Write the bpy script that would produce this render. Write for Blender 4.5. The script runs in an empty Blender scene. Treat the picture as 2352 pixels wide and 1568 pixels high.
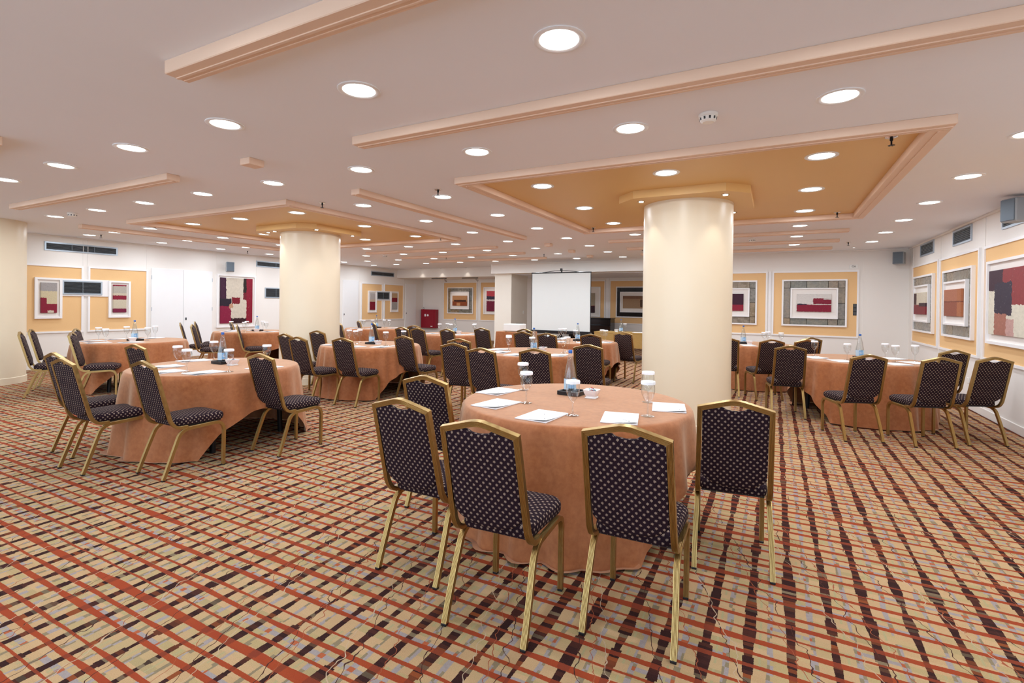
import bpy, bmesh, math, random
from mathutils import Vector, Matrix

S = bpy.context.scene
COL = S.collection
PI = math.pi

# ------------------------------------------------------------------ camera
CAM_H = 1.42
cd = bpy.data.cameras.new('camera')
cam = bpy.data.objects.new('camera', cd)
COL.objects.link(cam)
cd.sensor_fit = 'HORIZONTAL'
cd.sensor_width = 36.0
cd.lens = 1147.916 / 2352 * 36.0
cd.shift_x = 0.0
cd.shift_y = -(784 - 704.9) / 2352
cd.clip_start = 0.05
right = Vector((0.88498852, 0.465439625, 0.012699445))
down = Vector((0.0139395505, 0.00077746958, -0.999902537))
fwd = Vector((-0.465404135, 0.885079291, -0.00579996748))
m = Matrix((right, -down, -fwd)).transposed().to_4x4()
m.translation = Vector((0, 0, CAM_H))
cam.matrix_world = m
S.camera = cam

# ------------------------------------------------------------------ world (even cool fill, added through the unseen rear left open for it), exposure
w = bpy.data.worlds.new('world')
S.world = w
w.use_nodes = True
bg = w.node_tree.nodes['Background']
bg.inputs[0].default_value = (0.68, 0.83, 1.0, 1)
bg.inputs[1].default_value = 3.0
LAMP_W = 8.6
SPOT_W = 8.0
vs = S.view_settings
vs.view_transform = 'Standard'
vs.look = 'None'
vs.exposure = 0.0
vs.gamma = 1.0
vs.use_curve_mapping = False
cy = S.cycles
cy.max_bounces = 7
cy.diffuse_bounces = 5
cy.glossy_bounces = 3
cy.transmission_bounces = 4
cy.transparent_max_bounces = 16
cy.caustics_reflective = False
cy.caustics_refractive = False
cy.sample_clamp_indirect = 4.0

rnd = random.Random(7)

# ------------------------------------------------------------------ node helper
class G:
    def __init__(s, name, rough=0.6, metal=0.0, spec=0.4):
        s.mat = bpy.data.materials.new(name)
        s.mat.use_nodes = True
        s.nt = s.mat.node_tree
        s.b = s.nt.nodes['Principled BSDF']
        s.b.inputs['Roughness'].default_value = rough
        s.b.inputs['Metallic'].default_value = metal
        s.b.inputs['Specular IOR Level'].default_value = spec
        s._c = {}

    def n(s, t, **kw):
        nd = s.nt.nodes.new(t)
        for k, v in kw.items():
            setattr(nd, k, v)
        return nd

    def put(s, sock, v):
        if isinstance(v, bpy.types.NodeSocket):
            s.nt.links.new(v, sock)
        elif isinstance(v, (tuple, list)):
            v = tuple(v)
            if sock.type == 'RGBA' and len(v) == 3:
                v = v + (1,)
            sock.default_value = v
        else:
            sock.default_value = v

    def m(s, op, a, b=0.0, c=0.0):
        nd = s.n('ShaderNodeMath', operation=op)
        s.put(nd.inputs[0], a)
        s.put(nd.inputs[1], b)
        s.put(nd.inputs[2], c)
        return nd.outputs[0]

    def mix(s, f, a, b, blend='MIX'):
        nd = s.n('ShaderNodeMix', data_type='RGBA', blend_type=blend)
        s.put(nd.inputs[0], f)
        s.put(nd.inputs[6], a)
        s.put(nd.inputs[7], b)
        return nd.outputs[2]

    def coord(s, which='Object'):
        if which not in s._c:
            if which == 'UV':
                o = s.n('ShaderNodeUVMap').outputs[0]
            else:
                o = s.n('ShaderNodeTexCoord').outputs[which]
            sp = s.n('ShaderNodeSeparateXYZ')
            s.put(sp.inputs[0], o)
            s._c[which] = (o, sp.outputs[0], sp.outputs[1], sp.outputs[2])
        return s._c[which]

    def vec(s, x, y, z=0.0):
        nd = s.n('ShaderNodeCombineXYZ')
        s.put(nd.inputs[0], x)
        s.put(nd.inputs[1], y)
        s.put(nd.inputs[2], z)
        return nd.outputs[0]

    def noise(s, v, scale, detail=2.0, rough=0.5):
        nd = s.n('ShaderNodeTexNoise')
        s.put(nd.inputs['Vector'], v)
        nd.inputs['Scale'].default_value = scale
        nd.inputs['Detail'].default_value = detail
        nd.inputs['Roughness'].default_value = rough
        return nd.outputs[0]

    def white(s, v):
        nd = s.n('ShaderNodeTexWhiteNoise', noise_dimensions='3D')
        s.put(nd.inputs['Vector'], v)
        return nd.outputs[0]

    def range(s, v, a, b, c=0.0, d=1.0):
        nd = s.n('ShaderNodeMapRange')
        s.put(nd.inputs[0], v)
        for i, q in enumerate((a, b, c, d)):
            s.put(nd.inputs[i + 1], q)
        return nd.outputs[0]

    def ramp(s, v, stops):
        nd = s.n('ShaderNodeValToRGB')
        s.put(nd.inputs[0], v)
        e = nd.color_ramp.elements
        while len(e) < len(stops):
            e.new(0.5)
        for k, (p, c) in enumerate(stops):
            e[k].position = p
            e[k].color = tuple(c) + (1,)
        return nd.outputs[0]

    def bump(s, h, strength=0.2, dist=0.002):
        nd = s.n('ShaderNodeBump')
        nd.inputs['Strength'].default_value = strength
        nd.inputs['Distance'].default_value = dist
        s.put(nd.inputs['Height'], h)
        s.put(s.b.inputs['Normal'], nd.outputs[0])

    def color(s, c):
        s.put(s.b.inputs['Base Color'], c)
        return s


def plain(name, c, rough=0.6, metal=0.0, spec=0.4, var=0.06, scale=6.0, bump=0.0, bscale=120.0):
    """a solid colour with a little mottling and relief"""
    g = G(name, rough, metal, spec)
    o = g.coord('Object')[0]
    f = g.noise(o, scale, 3)
    g.color(g.mix(f, tuple(x * (1 - var) for x in c), tuple(min(1, x * (1 + var)) for x in c)))
    if bump:
        g.bump(g.noise(o, bscale, 2), bump)
    return g.mat


def emitter(name, c, k):
    g = G(name)
    g.color((0.9, 0.9, 0.9))
    g.put(g.b.inputs['Emission Color'], c)
    g.b.inputs['Emission Strength'].default_value = k
    g.mat.cycles.emission_sampling = 'NONE'
    return g.mat


# ------------------------------------------------------------------ materials
M = {}
M['ceiling'] = plain('painted_ceiling', (0.88, 0.895, 0.95), 0.7, var=0.02, scale=1.2, bump=0.03)
M['orange_ceiling'] = plain('orange_painted_ceiling', (0.78, 0.50, 0.20), 0.45, var=0.02, scale=1.5, bump=0.03)
M['trim'] = plain('peach_painted_trim', (0.82, 0.60, 0.45), 0.5, var=0.03, scale=2)
M['wall'] = plain('offwhite_wall', (0.86, 0.82, 0.77), 0.6, var=0.02, scale=1.5, bump=0.04, bscale=300)
M['molding'] = plain('white_molding', (0.90, 0.88, 0.87), 0.4, var=0.02)
M['door'] = plain('white_door_paint', (0.88, 0.88, 0.88), 0.45, var=0.015)
M['pier'] = plain('cream_pier_paint', (0.86, 0.80, 0.70), 0.6, var=0.02)
M['column'] = plain('cream_column_paint', (0.80, 0.69, 0.51), 0.34, var=0.025, scale=3, bump=0.03, bscale=200)
M['black'] = plain('black_plastic', (0.012, 0.012, 0.014), 0.35)
M['black_metal'] = plain('black_metal', (0.01, 0.01, 0.012), 0.4, 0.3)
M['dark_void'] = plain('dark_duct', (0.02, 0.022, 0.026), 0.8)
M['alu'] = plain('bluegrey_aluminium', (0.44, 0.51, 0.58), 0.4, 0.4)
M['slat'] = plain('grey_slat', (0.22, 0.26, 0.29), 0.45, 0.4)
M['chrome'] = plain('chrome', (0.7, 0.7, 0.72), 0.18, 1.0)
M['white_plastic'] = plain('white_plastic', (0.85, 0.84, 0.80), 0.4)
M['paper'] = plain('white_paper', (0.92, 0.92, 0.93), 0.7, var=0.01)
M['porcelain'] = plain('white_porcelain', (0.88, 0.88, 0.88), 0.15, spec=0.6)
M['bluecap'] = plain('blue_cap', (0.03, 0.13, 0.45), 0.3)
M['bluelabel'] = plain('pale_blue_label', (0.48, 0.66, 0.80), 0.5)
M['bluelabel2'] = plain('blue_label', (0.22, 0.44, 0.70), 0.5)
M['greyspk'] = plain('grey_speaker', (0.34, 0.36, 0.38), 0.5)
M['grille'] = plain('dark_grille', (0.12, 0.15, 0.18), 0.6)
M['red'] = plain('red_enamel', (0.30, 0.006, 0.022), 0.3)
M['screen'] = plain('projection_fabric', (0.80, 0.83, 0.81), 0.8, var=0.01)
M['piano'] = plain('dark_lacquer', (0.012, 0.008, 0.008), 0.15)
M['ivory'] = plain('ivory_keys', (0.7, 0.68, 0.6), 0.3)
M['switch'] = plain('dark_grey_switch', (0.06, 0.065, 0.07), 0.4)
M['ink'] = plain('dark_ink', (0.03, 0.03, 0.03), 0.6)
M['matboard'] = plain('cream_mat_board', (0.84, 0.79, 0.74), 0.8, var=0.015)
M['lens'] = emitter('lit_lamp_lens', (1.0, 0.98, 0.92, 1), 9.0)
M['ring'] = plain('satin_lamp_ring', (0.86, 0.87, 0.88), 0.3, 0.1)

g = G('gold_anodised_metal', 0.33, 1.0)
o = g.coord('Object')[0]
g.color(g.mix(g.noise(o, 9, 3), (0.40, 0.27, 0.10), (0.50, 0.35, 0.145)))
g.put(g.b.inputs['Roughness'], g.range(g.noise(o, 40, 2), 0.3, 0.7, 0.30, 0.44))
M['gold'] = g.mat

# wall fabric panel
g = G('apricot_fabric_panel', 0.85, spec=0.15)
o, x, y, z = g.coord('Object')
wv = g.noise(g.vec(g.m('MULTIPLY', x, 40.0), g.m('MULTIPLY', y, 40.0), g.m('MULTIPLY', z, 160.0)), 3, 2)
g.color(g.mix(wv, (0.80, 0.50, 0.235), (0.86, 0.575, 0.295)))
M['panel'] = g.mat

# golden table skirt
g = G('gold_brown_cloth', 0.7, spec=0.2)
o, x, y, z = g.coord('Object')
g.color(g.mix(g.noise(g.vec(g.m('MULTIPLY', x, 3.0), y, g.m('MULTIPLY', z, 8.0)), 6, 3), (0.34, 0.20, 0.055), (0.46, 0.29, 0.10)))
M['goldcloth'] = g.mat

# terracotta velvet cloth
g = G('terracotta_velvet', 0.75, spec=0.25)
o = g.coord('Object')[0]
f1 = g.noise(o, 26, 4, 0.65)
f2 = g.noise(o, 5, 2)
c = g.mix(g.range(f1, 0.3, 0.7), (0.30, 0.092, 0.028), (0.42, 0.150, 0.052))
g.color(g.mix(g.range(f2, 0.3, 0.7, 0.0, 0.35), c, (0.46, 0.19, 0.09)))
g.b.inputs['Sheen Weight'].default_value = 0.5
g.b.inputs['Sheen Roughness'].default_value = 0.45
g.put(g.b.inputs['Sheen Tint'], (1.0, 0.88, 0.66))
g.bump(f1, 0.25, 0.004)
M['cloth'] = g.mat

# chair fabric: staggered beige stars on aubergine
g = G('star_pattern_upholstery', 0.85, spec=0.15)
o, u, v, _ = g.coord('UV')
A, B = 0.0318, 0.0360


def lattice(ou, ov):
    p = g.m('SUBTRACT', g.m('FRACT', g.m('ADD', g.m('DIVIDE', u, A), ou)), 0.5)
    q = g.m('SUBTRACT', g.m('FRACT', g.m('ADD', g.m('DIVIDE', v, B), ov)), 0.5)
    p = g.m('MULTIPLY', p, A)
    q = g.m('MULTIPLY', q, B)
    r = g.m('SQRT', g.m('ADD', g.m('MULTIPLY', p, p), g.m('MULTIPLY', q, q)))
    a = g.m('ARCTAN2', q, p)
    lim = g.m('ADD', 0.0052, g.m('MULTIPLY', g.m('COSINE', g.m('ADD', g.m('MULTIPLY', a, 6.0), PI)), 0.0020))
    return g.m('LESS_THAN', r, lim)


dots = g.m('MAXIMUM', lattice(0.0, 0.0), lattice(0.5, 0.5))
nb = g.noise(o, 400, 2)
base = g.mix(nb, (0.008, 0.003, 0.006), (0.022, 0.008, 0.015))
star = g.mix(nb, (0.23, 0.16, 0.12), (0.36, 0.27, 0.21))
g.color(g.mix(dots, base, star))
g.bump(nb, 0.3, 0.002)
M['fabric'] = g.mat

# thin clear glass
g = G('thin_clear_glass')
nt = g.nt
out = nt.nodes['Material Output']
nt.nodes.remove(g.b)
tr = g.n('ShaderNodeBsdfTransparent')
tr.inputs[0].default_value = (0.95, 0.965, 0.965, 1)
gl = g.n('ShaderNodeBsdfGlossy')
gl.inputs['Roughness'].default_value = 0.03
fr = g.n('ShaderNodeLayerWeight')
fr.inputs[0].default_value = 0.5
ms = g.n('ShaderNodeMixShader')
g.put(ms.inputs[0], g.m('ADD', 0.07, g.m('MULTIPLY', g.m('POWER', fr.outputs['Facing'], 2.5), 0.75)))
g.put(ms.inputs[1], tr.outputs[0])
g.put(ms.inputs[2], gl.outputs[0])
g.put(out.inputs[0], ms.outputs[0])
M['glass'] = g.mat

# slate tiles of the picture borders: each tile its own tone
g = G('polished_slate', 0.16, spec=0.6)
o, x, y, z = g.coord('Object')
rv = g.n('ShaderNodeObjectInfo').outputs['Random']
tone = g.ramp(rv, [(0.0, (0.16, 0.155, 0.12)), (0.3, (0.24, 0.22, 0.16)), (0.6, (0.20, 0.19, 0.18)), (0.8, (0.30, 0.20, 0.10)), (1.0, (0.17, 0.19, 0.19))])
f = g.noise(o, 12, 3, 0.6)
g.color(g.mix(g.range(f, 0.3, 0.75), g.mix(0.35, tone, (0.07, 0.07, 0.06)), g.mix(0.22, tone, (0.50, 0.44, 0.34))))
g.put(g.b.inputs['Roughness'], g.range(f, 0.3, 0.7, 0.12, 0.4))
M['slate'] = g.mat

# carpet: plaid of dark stripes along Y, rust and crimson bands along X, pale ground with lilac and olive checks, thin squiggles
g = G('plaid_carpet', 0.95, spec=0.08)
o, X, Y, _ = g.coord('Object')
w1 = g.m('MULTIPLY', g.m('SUBTRACT', g.noise(g.vec(g.m('MULTIPLY', X, 0.6), Y, 0), 4.0, 1), 0.5), 0.011)
w2 = g.m('MULTIPLY', g.m('SUBTRACT', g.noise(g.vec(X, g.m('MULTIPLY', Y, 0.6), 3.0), 4.0, 1), 0.5), 0.012)
jag = g.m('MULTIPLY', g.m('SUBTRACT', g.noise(o, 130, 1), 0.5), 0.005)
U = g.m('ADD', g.m('ADD', X, w1), jag)
V = g.m('ADD', g.m('ADD', Y, w2), jag)
PX, PY = 0.1595, 0.535


def dist(c, period, off):
    q = g.m('DIVIDE', g.m('SUBTRACT', c, off), period)
    return g.m('MULTIPLY', g.m('ABSOLUTE', g.m('SUBTRACT', g.m('FRACT', g.m('ADD', q, 0.5)), 0.5)), period)


def band(c, period, off, hw):
    return g.m('LESS_THAN', dist(c, period, off), hw)


sid = g.m('FLOOR', g.m('ADD', g.m('DIVIDE', g.m('ADD', U, 0.078), PX), 0.5))
# pale ground with rows of different tint
row = g.white(g.vec(sid, g.m('FLOOR', g.m('DIVIDE', V, 0.0357)), 2.0))
ground = g.ramp(row, [(0.0, (0.50, 0.325, 0.165)), (0.45, (0.54, 0.36, 0.190)), (0.65, (0.43, 0.33, 0.155)), (0.85, (0.51, 0.345, 0.18)), (1.0, (0.38, 0.30, 0.145))])
# lilac grey cross rows
lil = g.mix(g.noise(o, 60, 2), (0.29, 0.25, 0.24), (0.38, 0.33, 0.31))
rowsel = g.m('GREATER_THAN', g.white(g.vec(sid, g.m('FLOOR', g.m('DIVIDE', V, PY / 5)), 5.0)), 0.35)
crow = g.m('MULTIPLY', g.m('MAXIMUM', band(V, PY, 0.350, 0.012), band(V, PY, 0.075, 0.010)), rowsel)
c = g.mix(crow, ground, lil)
# vertical middle checks between the dark stripes
seg = g.white(g.vec(sid, g.m('FLOOR', g.m('DIVIDE', V, 0.031)), 9.0))
mhw = g.range(g.noise(g.vec(g.m('MULTIPLY', sid, 7.31), g.m('MULTIPLY', Y, 3.2), 8.0), 1.0, 1), 0.35, 0.65, 0.007, 0.016)
mid = g.m('LESS_THAN', dist(U, PX, -0.078 + PX / 2), mhw)
midon = g.m('MULTIPLY', mid, g.m('GREATER_THAN', seg, 0.12))
midc = g.mix(g.m('GREATER_THAN', seg, 0.62), lil, (0.25, 0.20, 0.12))
c = g.mix(midon, c, midc)
c = g.mix(g.m('MULTIPLY', mid, crow), c, (0.42, 0.11, 0.045))
# thin olive accent line
c = g.mix(g.m('MULTIPLY', band(U, PX, -0.078 + 0.043, 0.0045), g.m('GREATER_THAN', row, 0.55)), c, (0.40, 0.35, 0.18))
# dark stripes
dhw = g.range(g.noise(g.vec(g.m('MULTIPLY', sid, 13.7), g.m('MULTIPLY', Y, 2.6), 1.0), 1.0, 1), 0.32, 0.68, 0.012, 0.026)
dseg = g.white(g.vec(sid, g.m('FLOOR', g.m('DIVIDE', V, 0.0225)), 4.0))
darkc = g.ramp(dseg, [(0.0, (0.020, 0.006, 0.008)), (0.42, (0.028, 0.008, 0.010)), (0.5, (0.06, 0.016, 0.012)), (0.68, (0.035, 0.010, 0.012)), (0.74, (0.26, 0.065, 0.020)), (0.86, (0.07, 0.02, 0.012)), (0.92, (0.22, 0.17, 0.10)), (1.0, (0.02, 0.007, 0.009))])
dk = g.m('LESS_THAN', dist(U, PX, -0.078), g.m('ADD', dhw, g.m('MULTIPLY', g.m('SUBTRACT', g.white(g.vec(sid, g.m('FLOOR', g.m('DIVIDE', V, 0.107)), 14.0)), 0.5), 0.012)))
c = g.mix(dk, c, darkc)
# red bands
rust = g.mix(g.noise(g.vec(g.m('MULTIPLY', X, 2.0), g.m('FLOOR', g.m('DIVIDE', V, PY / 5)), 0), 2.0, 2), (0.36, 0.070, 0.018), (0.30, 0.036, 0.018))
hwm = g.range(g.noise(g.vec(X, g.m('FLOOR', g.m('DIVIDE', g.m('ADD', V, 0.03), PY / 5)), 6.0), 2.2, 1), 0.3, 0.7, 0.6, 1.25)
red = 0.0
for off, hw in ((0.225, 0.0200), (0.135, 0.0100), (0.055, 0.0140), (0.475, 0.0100), (0.400, 0.0150), (0.305, 0.0075)):
    bnd = g.m('LESS_THAN', dist(V, PY, off), g.m('MULTIPLY', hwm, hw))
    red = bnd if red == 0.0 else g.m('MAXIMUM', red, bnd)
redc = g.mix(g.m('MULTIPLY', dk, 0.45), rust, (0.10, 0.025, 0.02))
c = g.mix(red, c, redc)
# meandering threads
for k, (per, sc, amp, col1) in enumerate(((0.32, 9.0, 0.13, (0.06, 0.02, 0.018)), (0.43, 11.0, 0.11, (0.34, 0.09, 0.04)), (0.55, 8.0, 0.14, (0.52, 0.38, 0.25)))):
    wob = g.m('MULTIPLY', g.m('SUBTRACT', g.noise(g.vec(g.m('MULTIPLY', X, 0.7), Y, 11.0 + k), sc, 2), 0.5), amp)
    sq = g.m('LESS_THAN', dist(g.m('ADD', g.m('ADD', X, g.m('MULTIPLY', Y, 0.35)), wob), per, 0.05 * k), 0.0019)
    c = g.mix(sq, c, col1)
pile = g.noise(o, 330, 2)
c = g.mix(g.range(pile, 0.25, 0.75, 0.30, 0.0), c, (0.10, 0.055, 0.03))
g.color(c)
g.bump(pile, 0.5, 0.004)
M['carpet'] = g.mat


def art(name, base, rects, grain=18, seed=0.0):
    """abstract painted canvas: soft-edged colour fields over a brushed ground; u to the right, v up"""
    g = G(name, 0.55, spec=0.3)
    o, x, y, z = g.coord('Generated')
    n1 = g.m('MULTIPLY', g.m('SUBTRACT', g.noise(g.vec(x, z, seed), 14, 4, 0.7), 0.5), 0.10)
    n2 = g.m('MULTIPLY', g.m('SUBTRACT', g.noise(g.vec(x, z, seed + 5), 17, 4, 0.7), 0.5), 0.10)
    u = g.m('ADD', x, n1)
    v = g.m('ADD', z, n2)
    gr = g.noise(g.vec(x, z, seed + 2), grain, 5, 0.75)
    c = g.mix(g.range(gr, 0.3, 0.7), tuple(q * 0.8 for q in base), base)
    for (u0, v0, u1, v1, col) in rects:
        q = g.m('MULTIPLY', g.m('MULTIPLY', g.m('GREATER_THAN', u, u0), g.m('LESS_THAN', u, u1)), g.m('MULTIPLY', g.m('GREATER_THAN', v, v0), g.m('LESS_THAN', v, v1)))
        c = g.mix(q, c, g.mix(g.range(gr, 0.3, 0.75), tuple(k * 0.75 for k in col), col))
    fl = g.m('GREATER_THAN', g.noise(g.vec(x, g.m('MULTIPLY', z, 2.0), seed + 9), 26, 3, 0.6), 0.70)
    c = g.mix(g.m('MULTIPLY', fl, 0.8), c, (0.75, 0.70, 0.62))
    g.color(c)
    g.bump(gr, 0.4, 0.004)
    return g.mat


CR, DP, CREAM, GREY, NAVY, TERRA, PINK = (0.27, 0.010, 0.035), (0.045, 0.010, 0.028), (0.72, 0.64, 0.50), (0.42, 0.38, 0.36), (0.035, 0.025, 0.055), (0.42, 0.14, 0.085), (0.62, 0.24, 0.22)

# ------------------------------------------------------------------ mesh helpers
def finish(me, ang=35):
    for p in me.polygons:
        p.use_smooth = True
    me.set_sharp_from_angle(angle=math.radians(ang))


def mesh(name, bm, mat, uv=False, ang=35):
    bmesh.ops.recalc_face_normals(bm, faces=bm.faces[:])
    if uv:
        L = bm.loops.layers.uv.new('UVMap')
        for f in bm.faces:
            n = f.normal
            ax = max(range(3), key=lambda i: abs(n[i]))
            for l in f.loops:
                p = l.vert.co
                l[L].uv = (p.x, p.y) if ax == 2 else ((p.x, p.z * 1.03) if ax == 1 else (p.y, p.z * 1.03))
    me = bpy.data.meshes.new(name)
    bm.to_mesh(me)
    bm.free()
    finish(me, ang)
    if mat is not None:
        me.materials.append(mat)
    return me


def obj(name, bm, mat, parent=None, loc=(0, 0, 0), rz=0.0, uv=False, ang=35):
    me = bm if isinstance(bm, bpy.types.Mesh) else mesh(name, bm, mat, uv, ang)
    ob = bpy.data.objects.new(name, me)
    COL.objects.link(ob)
    ob.location = loc
    ob.rotation_euler = (0, 0, rz)
    if parent is not None:
        ob.parent = parent
    return ob


def thing(name, label, cat, loc=(0, 0, 0), rz=0.0, group=None):
    ob = bpy.data.objects.new(name, None)
    ob.empty_display_size = 0.1
    COL.objects.link(ob)
    ob.location = loc
    ob.rotation_euler = (0, 0, rz)
    return tag(ob, label, cat, group)


def tag(ob, label, cat, group=None):
    ob['label'] = label
    ob['category'] = cat
    if group:
        ob['group'] = group
    return ob


def struct(ob):
    ob['kind'] = 'structure'
    return ob


def copy_tree(ob, parent=None):
    c = ob.copy()
    COL.objects.link(c)
    c.parent = parent
    for ch in list(ob.children):
        copy_tree(ch, c)
    return c


def BM():
    return bmesh.new()


def box(bm, x0, x1, y0, y1, z0, z1, bevel=0.0):
    mt = Matrix.Translation(((x0 + x1) / 2, (y0 + y1) / 2, (z0 + z1) / 2)) @ Matrix.Diagonal((x1 - x0, y1 - y0, z1 - z0, 1))
    r = bmesh.ops.create_cube(bm, size=1.0, matrix=mt)
    if bevel:
        es = {e for v in r['verts'] for e in v.link_edges}
        bmesh.ops.bevel(bm, geom=list(es), offset=bevel, segments=1, affect='EDGES')
    return bm


def prism(bm, pts, z0, z1):
    a = [bm.verts.new((p[0], p[1], z0)) for p in pts]
    b = [bm.verts.new((p[0], p[1], z1)) for p in pts]
    n = len(pts)
    for i in range(n):
        bm.faces.new((a[i], a[(i + 1) % n], b[(i + 1) % n], b[i]))
    bm.faces.new(a[::-1])
    bm.faces.new(b)
    return bm


def lathe(bm, prof, n=32, cx=0.0, cy_=0.0, cap0=True, cap1=True):
    rings = []
    for r, z in prof:
        rings.append([bm.verts.new((cx + r * math.cos(2 * PI * k / n), cy_ + r * math.sin(2 * PI * k / n), z)) for k in range(n)])
    for a, b in zip(rings, rings[1:]):
        for k in range(n):
            bm.faces.new((a[k], a[(k + 1) % n], b[(k + 1) % n], b[k]))
    if cap0:
        bm.faces.new(rings[0][::-1])
    if cap1:
        bm.faces.new(rings[-1])
    return bm


def tube(bm, pts, sec, ref):
    pts = [Vector(p) for p in pts]
    ref = Vector(ref)
    t = (pts[1] - pts[0]).normalized()
    a = (ref - t * ref.dot(t)).normalized()
    b = t.cross(a)
    cur = [pts[0] + a * s[0] + b * s[1] for s in sec]
    rings = [[bm.verts.new(p) for p in cur]]
    for i in range(1, len(pts)):
        t = (pts[i] - pts[i - 1]).normalized()
        n = t if i == len(pts) - 1 else (t + (pts[i + 1] - pts[i]).normalized()).normalized()
        cur = [p + t * ((pts[i] - p).dot(n) / t.dot(n)) for p in cur]
        rings.append([bm.verts.new(p) for p in cur])
    k = len(sec)
    for r0, r1 in zip(rings, rings[1:]):
        for j in range(k):
            bm.faces.new((r0[j], r0[(j + 1) % k], r1[(j + 1) % k], r1[j]))
    bm.faces.new(rings[0][::-1])
    bm.faces.new(rings[-1])
    return bm


def circ(r, n=10):
    return [(r * math.cos(2 * PI * k / n), r * math.sin(2 * PI * k / n)) for k in range(n)]


def rounded(corners, seg=5):
    out = []
    n = len(corners)
    for i, (x, y, r) in enumerate(corners):
        p = Vector((x, y))
        a = Vector(corners[i - 1][:2]) - p
        b = Vector(corners[(i + 1) % n][:2]) - p
        a.normalize()
        b.normalize()
        ang = a.angle(b)
        d = r / math.tan(ang / 2)
        c = p + (a + b).normalized() * (r / math.sin(ang / 2))
        p0, p1 = p + a * d, p + b * d
        a0 = math.atan2(p0.y - c.y, p0.x - c.x)
        a1 = math.atan2(p1.y - c.y, p1.x - c.x)
        da = (a1 - a0 + PI) % (2 * PI) - PI
        for k in range(seg + 1):
            q = a0 + da * k / seg
            out.append((c.x + r * math.cos(q), c.y + r * math.sin(q)))
    return out


def frame_bars(bm, x0, x1, z0, z1, w, y0, y1):
    """a mitred rectangular frame lying in the xz plane, from y0 to y1"""
    o_ = [(x0, z0), (x1, z0), (x1, z1), (x0, z1)]
    i_ = [(x0 + w, z0 + w), (x1 - w, z0 + w), (x1 - w, z1 - w), (x0 + w, z1 - w)]
    V = {}
    for nm, L in (('o', o_), ('i', i_)):
        for yy in (y0, y1):
            V[nm, yy] = [bm.verts.new((p[0], yy, p[1])) for p in L]
    for k in range(4):
        j = (k + 1) % 4
        bm.faces.new((V['o', y0][k], V['o', y0][j], V['i', y0][j], V['i', y0][k]))
        bm.faces.new((V['o', y1][k], V['i', y1][k], V['i', y1][j], V['o', y1][j]))
        bm.faces.new((V['o', y0][k], V['o', y1][k], V['o', y1][j], V['o', y0][j]))
        bm.faces.new((V['i', y0][k], V['i', y0][j], V['i', y1][j], V['i', y1][k]))
    return bm


# ------------------------------------------------------------------ room shell
XL, XR = -13.0, 2.5
YN = -4.2          # rear end of the built hall, behind the camera, left open for the added world fill
YR, YB, YS, YW, YA = 13.2, 14.0, 15.1, 16.75, 17.0
H = 2.70
HS = 2.38

struct(obj('floor', box(BM(), XL - 0.2, XR + 0.2, YN, YA + 0.2, -0.12, 0.0), M['carpet']))
ceil = struct(obj('ceiling', box(BM(), XL - 0.2, XR + 0.2, YN, YA + 0.2, H, H + 0.15), M['ceiling']))
obj('soffit', box(BM(), XL, -8.16, YS, YW, HS, H), M['wall'], ceil)
obj('beam', box(BM(), -8.15, -1.6, YB, YB + 0.45, 2.395, H), M['wall'], ceil)
obj('alcove_soffit', box(BM(), -8.15, -1.6, YB + 0.45, YA, HS, H), M['ceiling'], ceil)
# orange painted fields between the trims
obj('orange_field', box(BM(), -2.80, 0.93, 4.30, 8.10, H - 0.0008, H), M['orange_ceiling'], ceil)
obj('orange_field', box(BM(), -9.15, -5.53, 4.30, 8.10, H - 0.0008, H), M['orange_ceiling'], ceil)

wl = struct(obj('wall_left', box(BM(), XL - 0.15, XL, YN, YW + 0.15, 0, H), M['wall']))
wr = struct(obj('wall_right', box(BM(), XR, XR + 0.15, YN, YR + 0.15, 0, H), M['wall']))
wbr = struct(obj('wall_back_right', box(BM(), -1.6, XR, YR, YR + 0.15, 0, H), M['wall']))
wbl = struct(obj('wall_back_left', box(BM(), XL, -7.4, YW, YW + 0.15, 0, H), M['wall']))
wa = struct(obj('wall_alcove', box(BM(), -7.4, -1.45, YA, YA + 0.15, 0, H), M['wall']))
struct(obj('wall_alcove_side', box(BM(), -1.6, -1.45, YR + 0.15, YA, 0, H), M['wall']))
wp = struct(obj('wall_pier', box(BM(), -8.11, -7.50, 14.2, 15.37, 0, 2.395), M['pier']))
obj('plinth', box(BM(), -8.125, -7.485, 14.185, 15.385, 0, 0.11, 0.004), M['pier'], wp)
obj('head_band', box(BM(), -8.12, -7.49, 14.19, 15.38, 2.31, 2.395, 0.003), M['pier'], wp)
obj('socket', box(BM(), -7.50, -7.485, 15.06, 15.12, 1.10, 1.20, 0.004), M['white_plastic'], wp)


def baseboard(name, x0, x1, y0, y1):
    bm = box(BM(), x0, x1, y0, y1, 0, 0.105, 0.004)
    return struct(obj(name, bm, M['wall']))


baseboard('baseboard_left', XL, XL + 0.016, YN, YW)
baseboard('baseboard_right', XR - 0.016, XR, YN, YR)
baseboard('baseboard_back_right', -1.6, XR, YR - 0.016, YR)
baseboard('baseboard_back_left', XL, -8.12, YW - 0.016, YW)
baseboard('baseboard_alcove', -7.4, -1.6, YA - 0.016, YA)

# ceiling trims: grooved peach bars
tn = [0]


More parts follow.
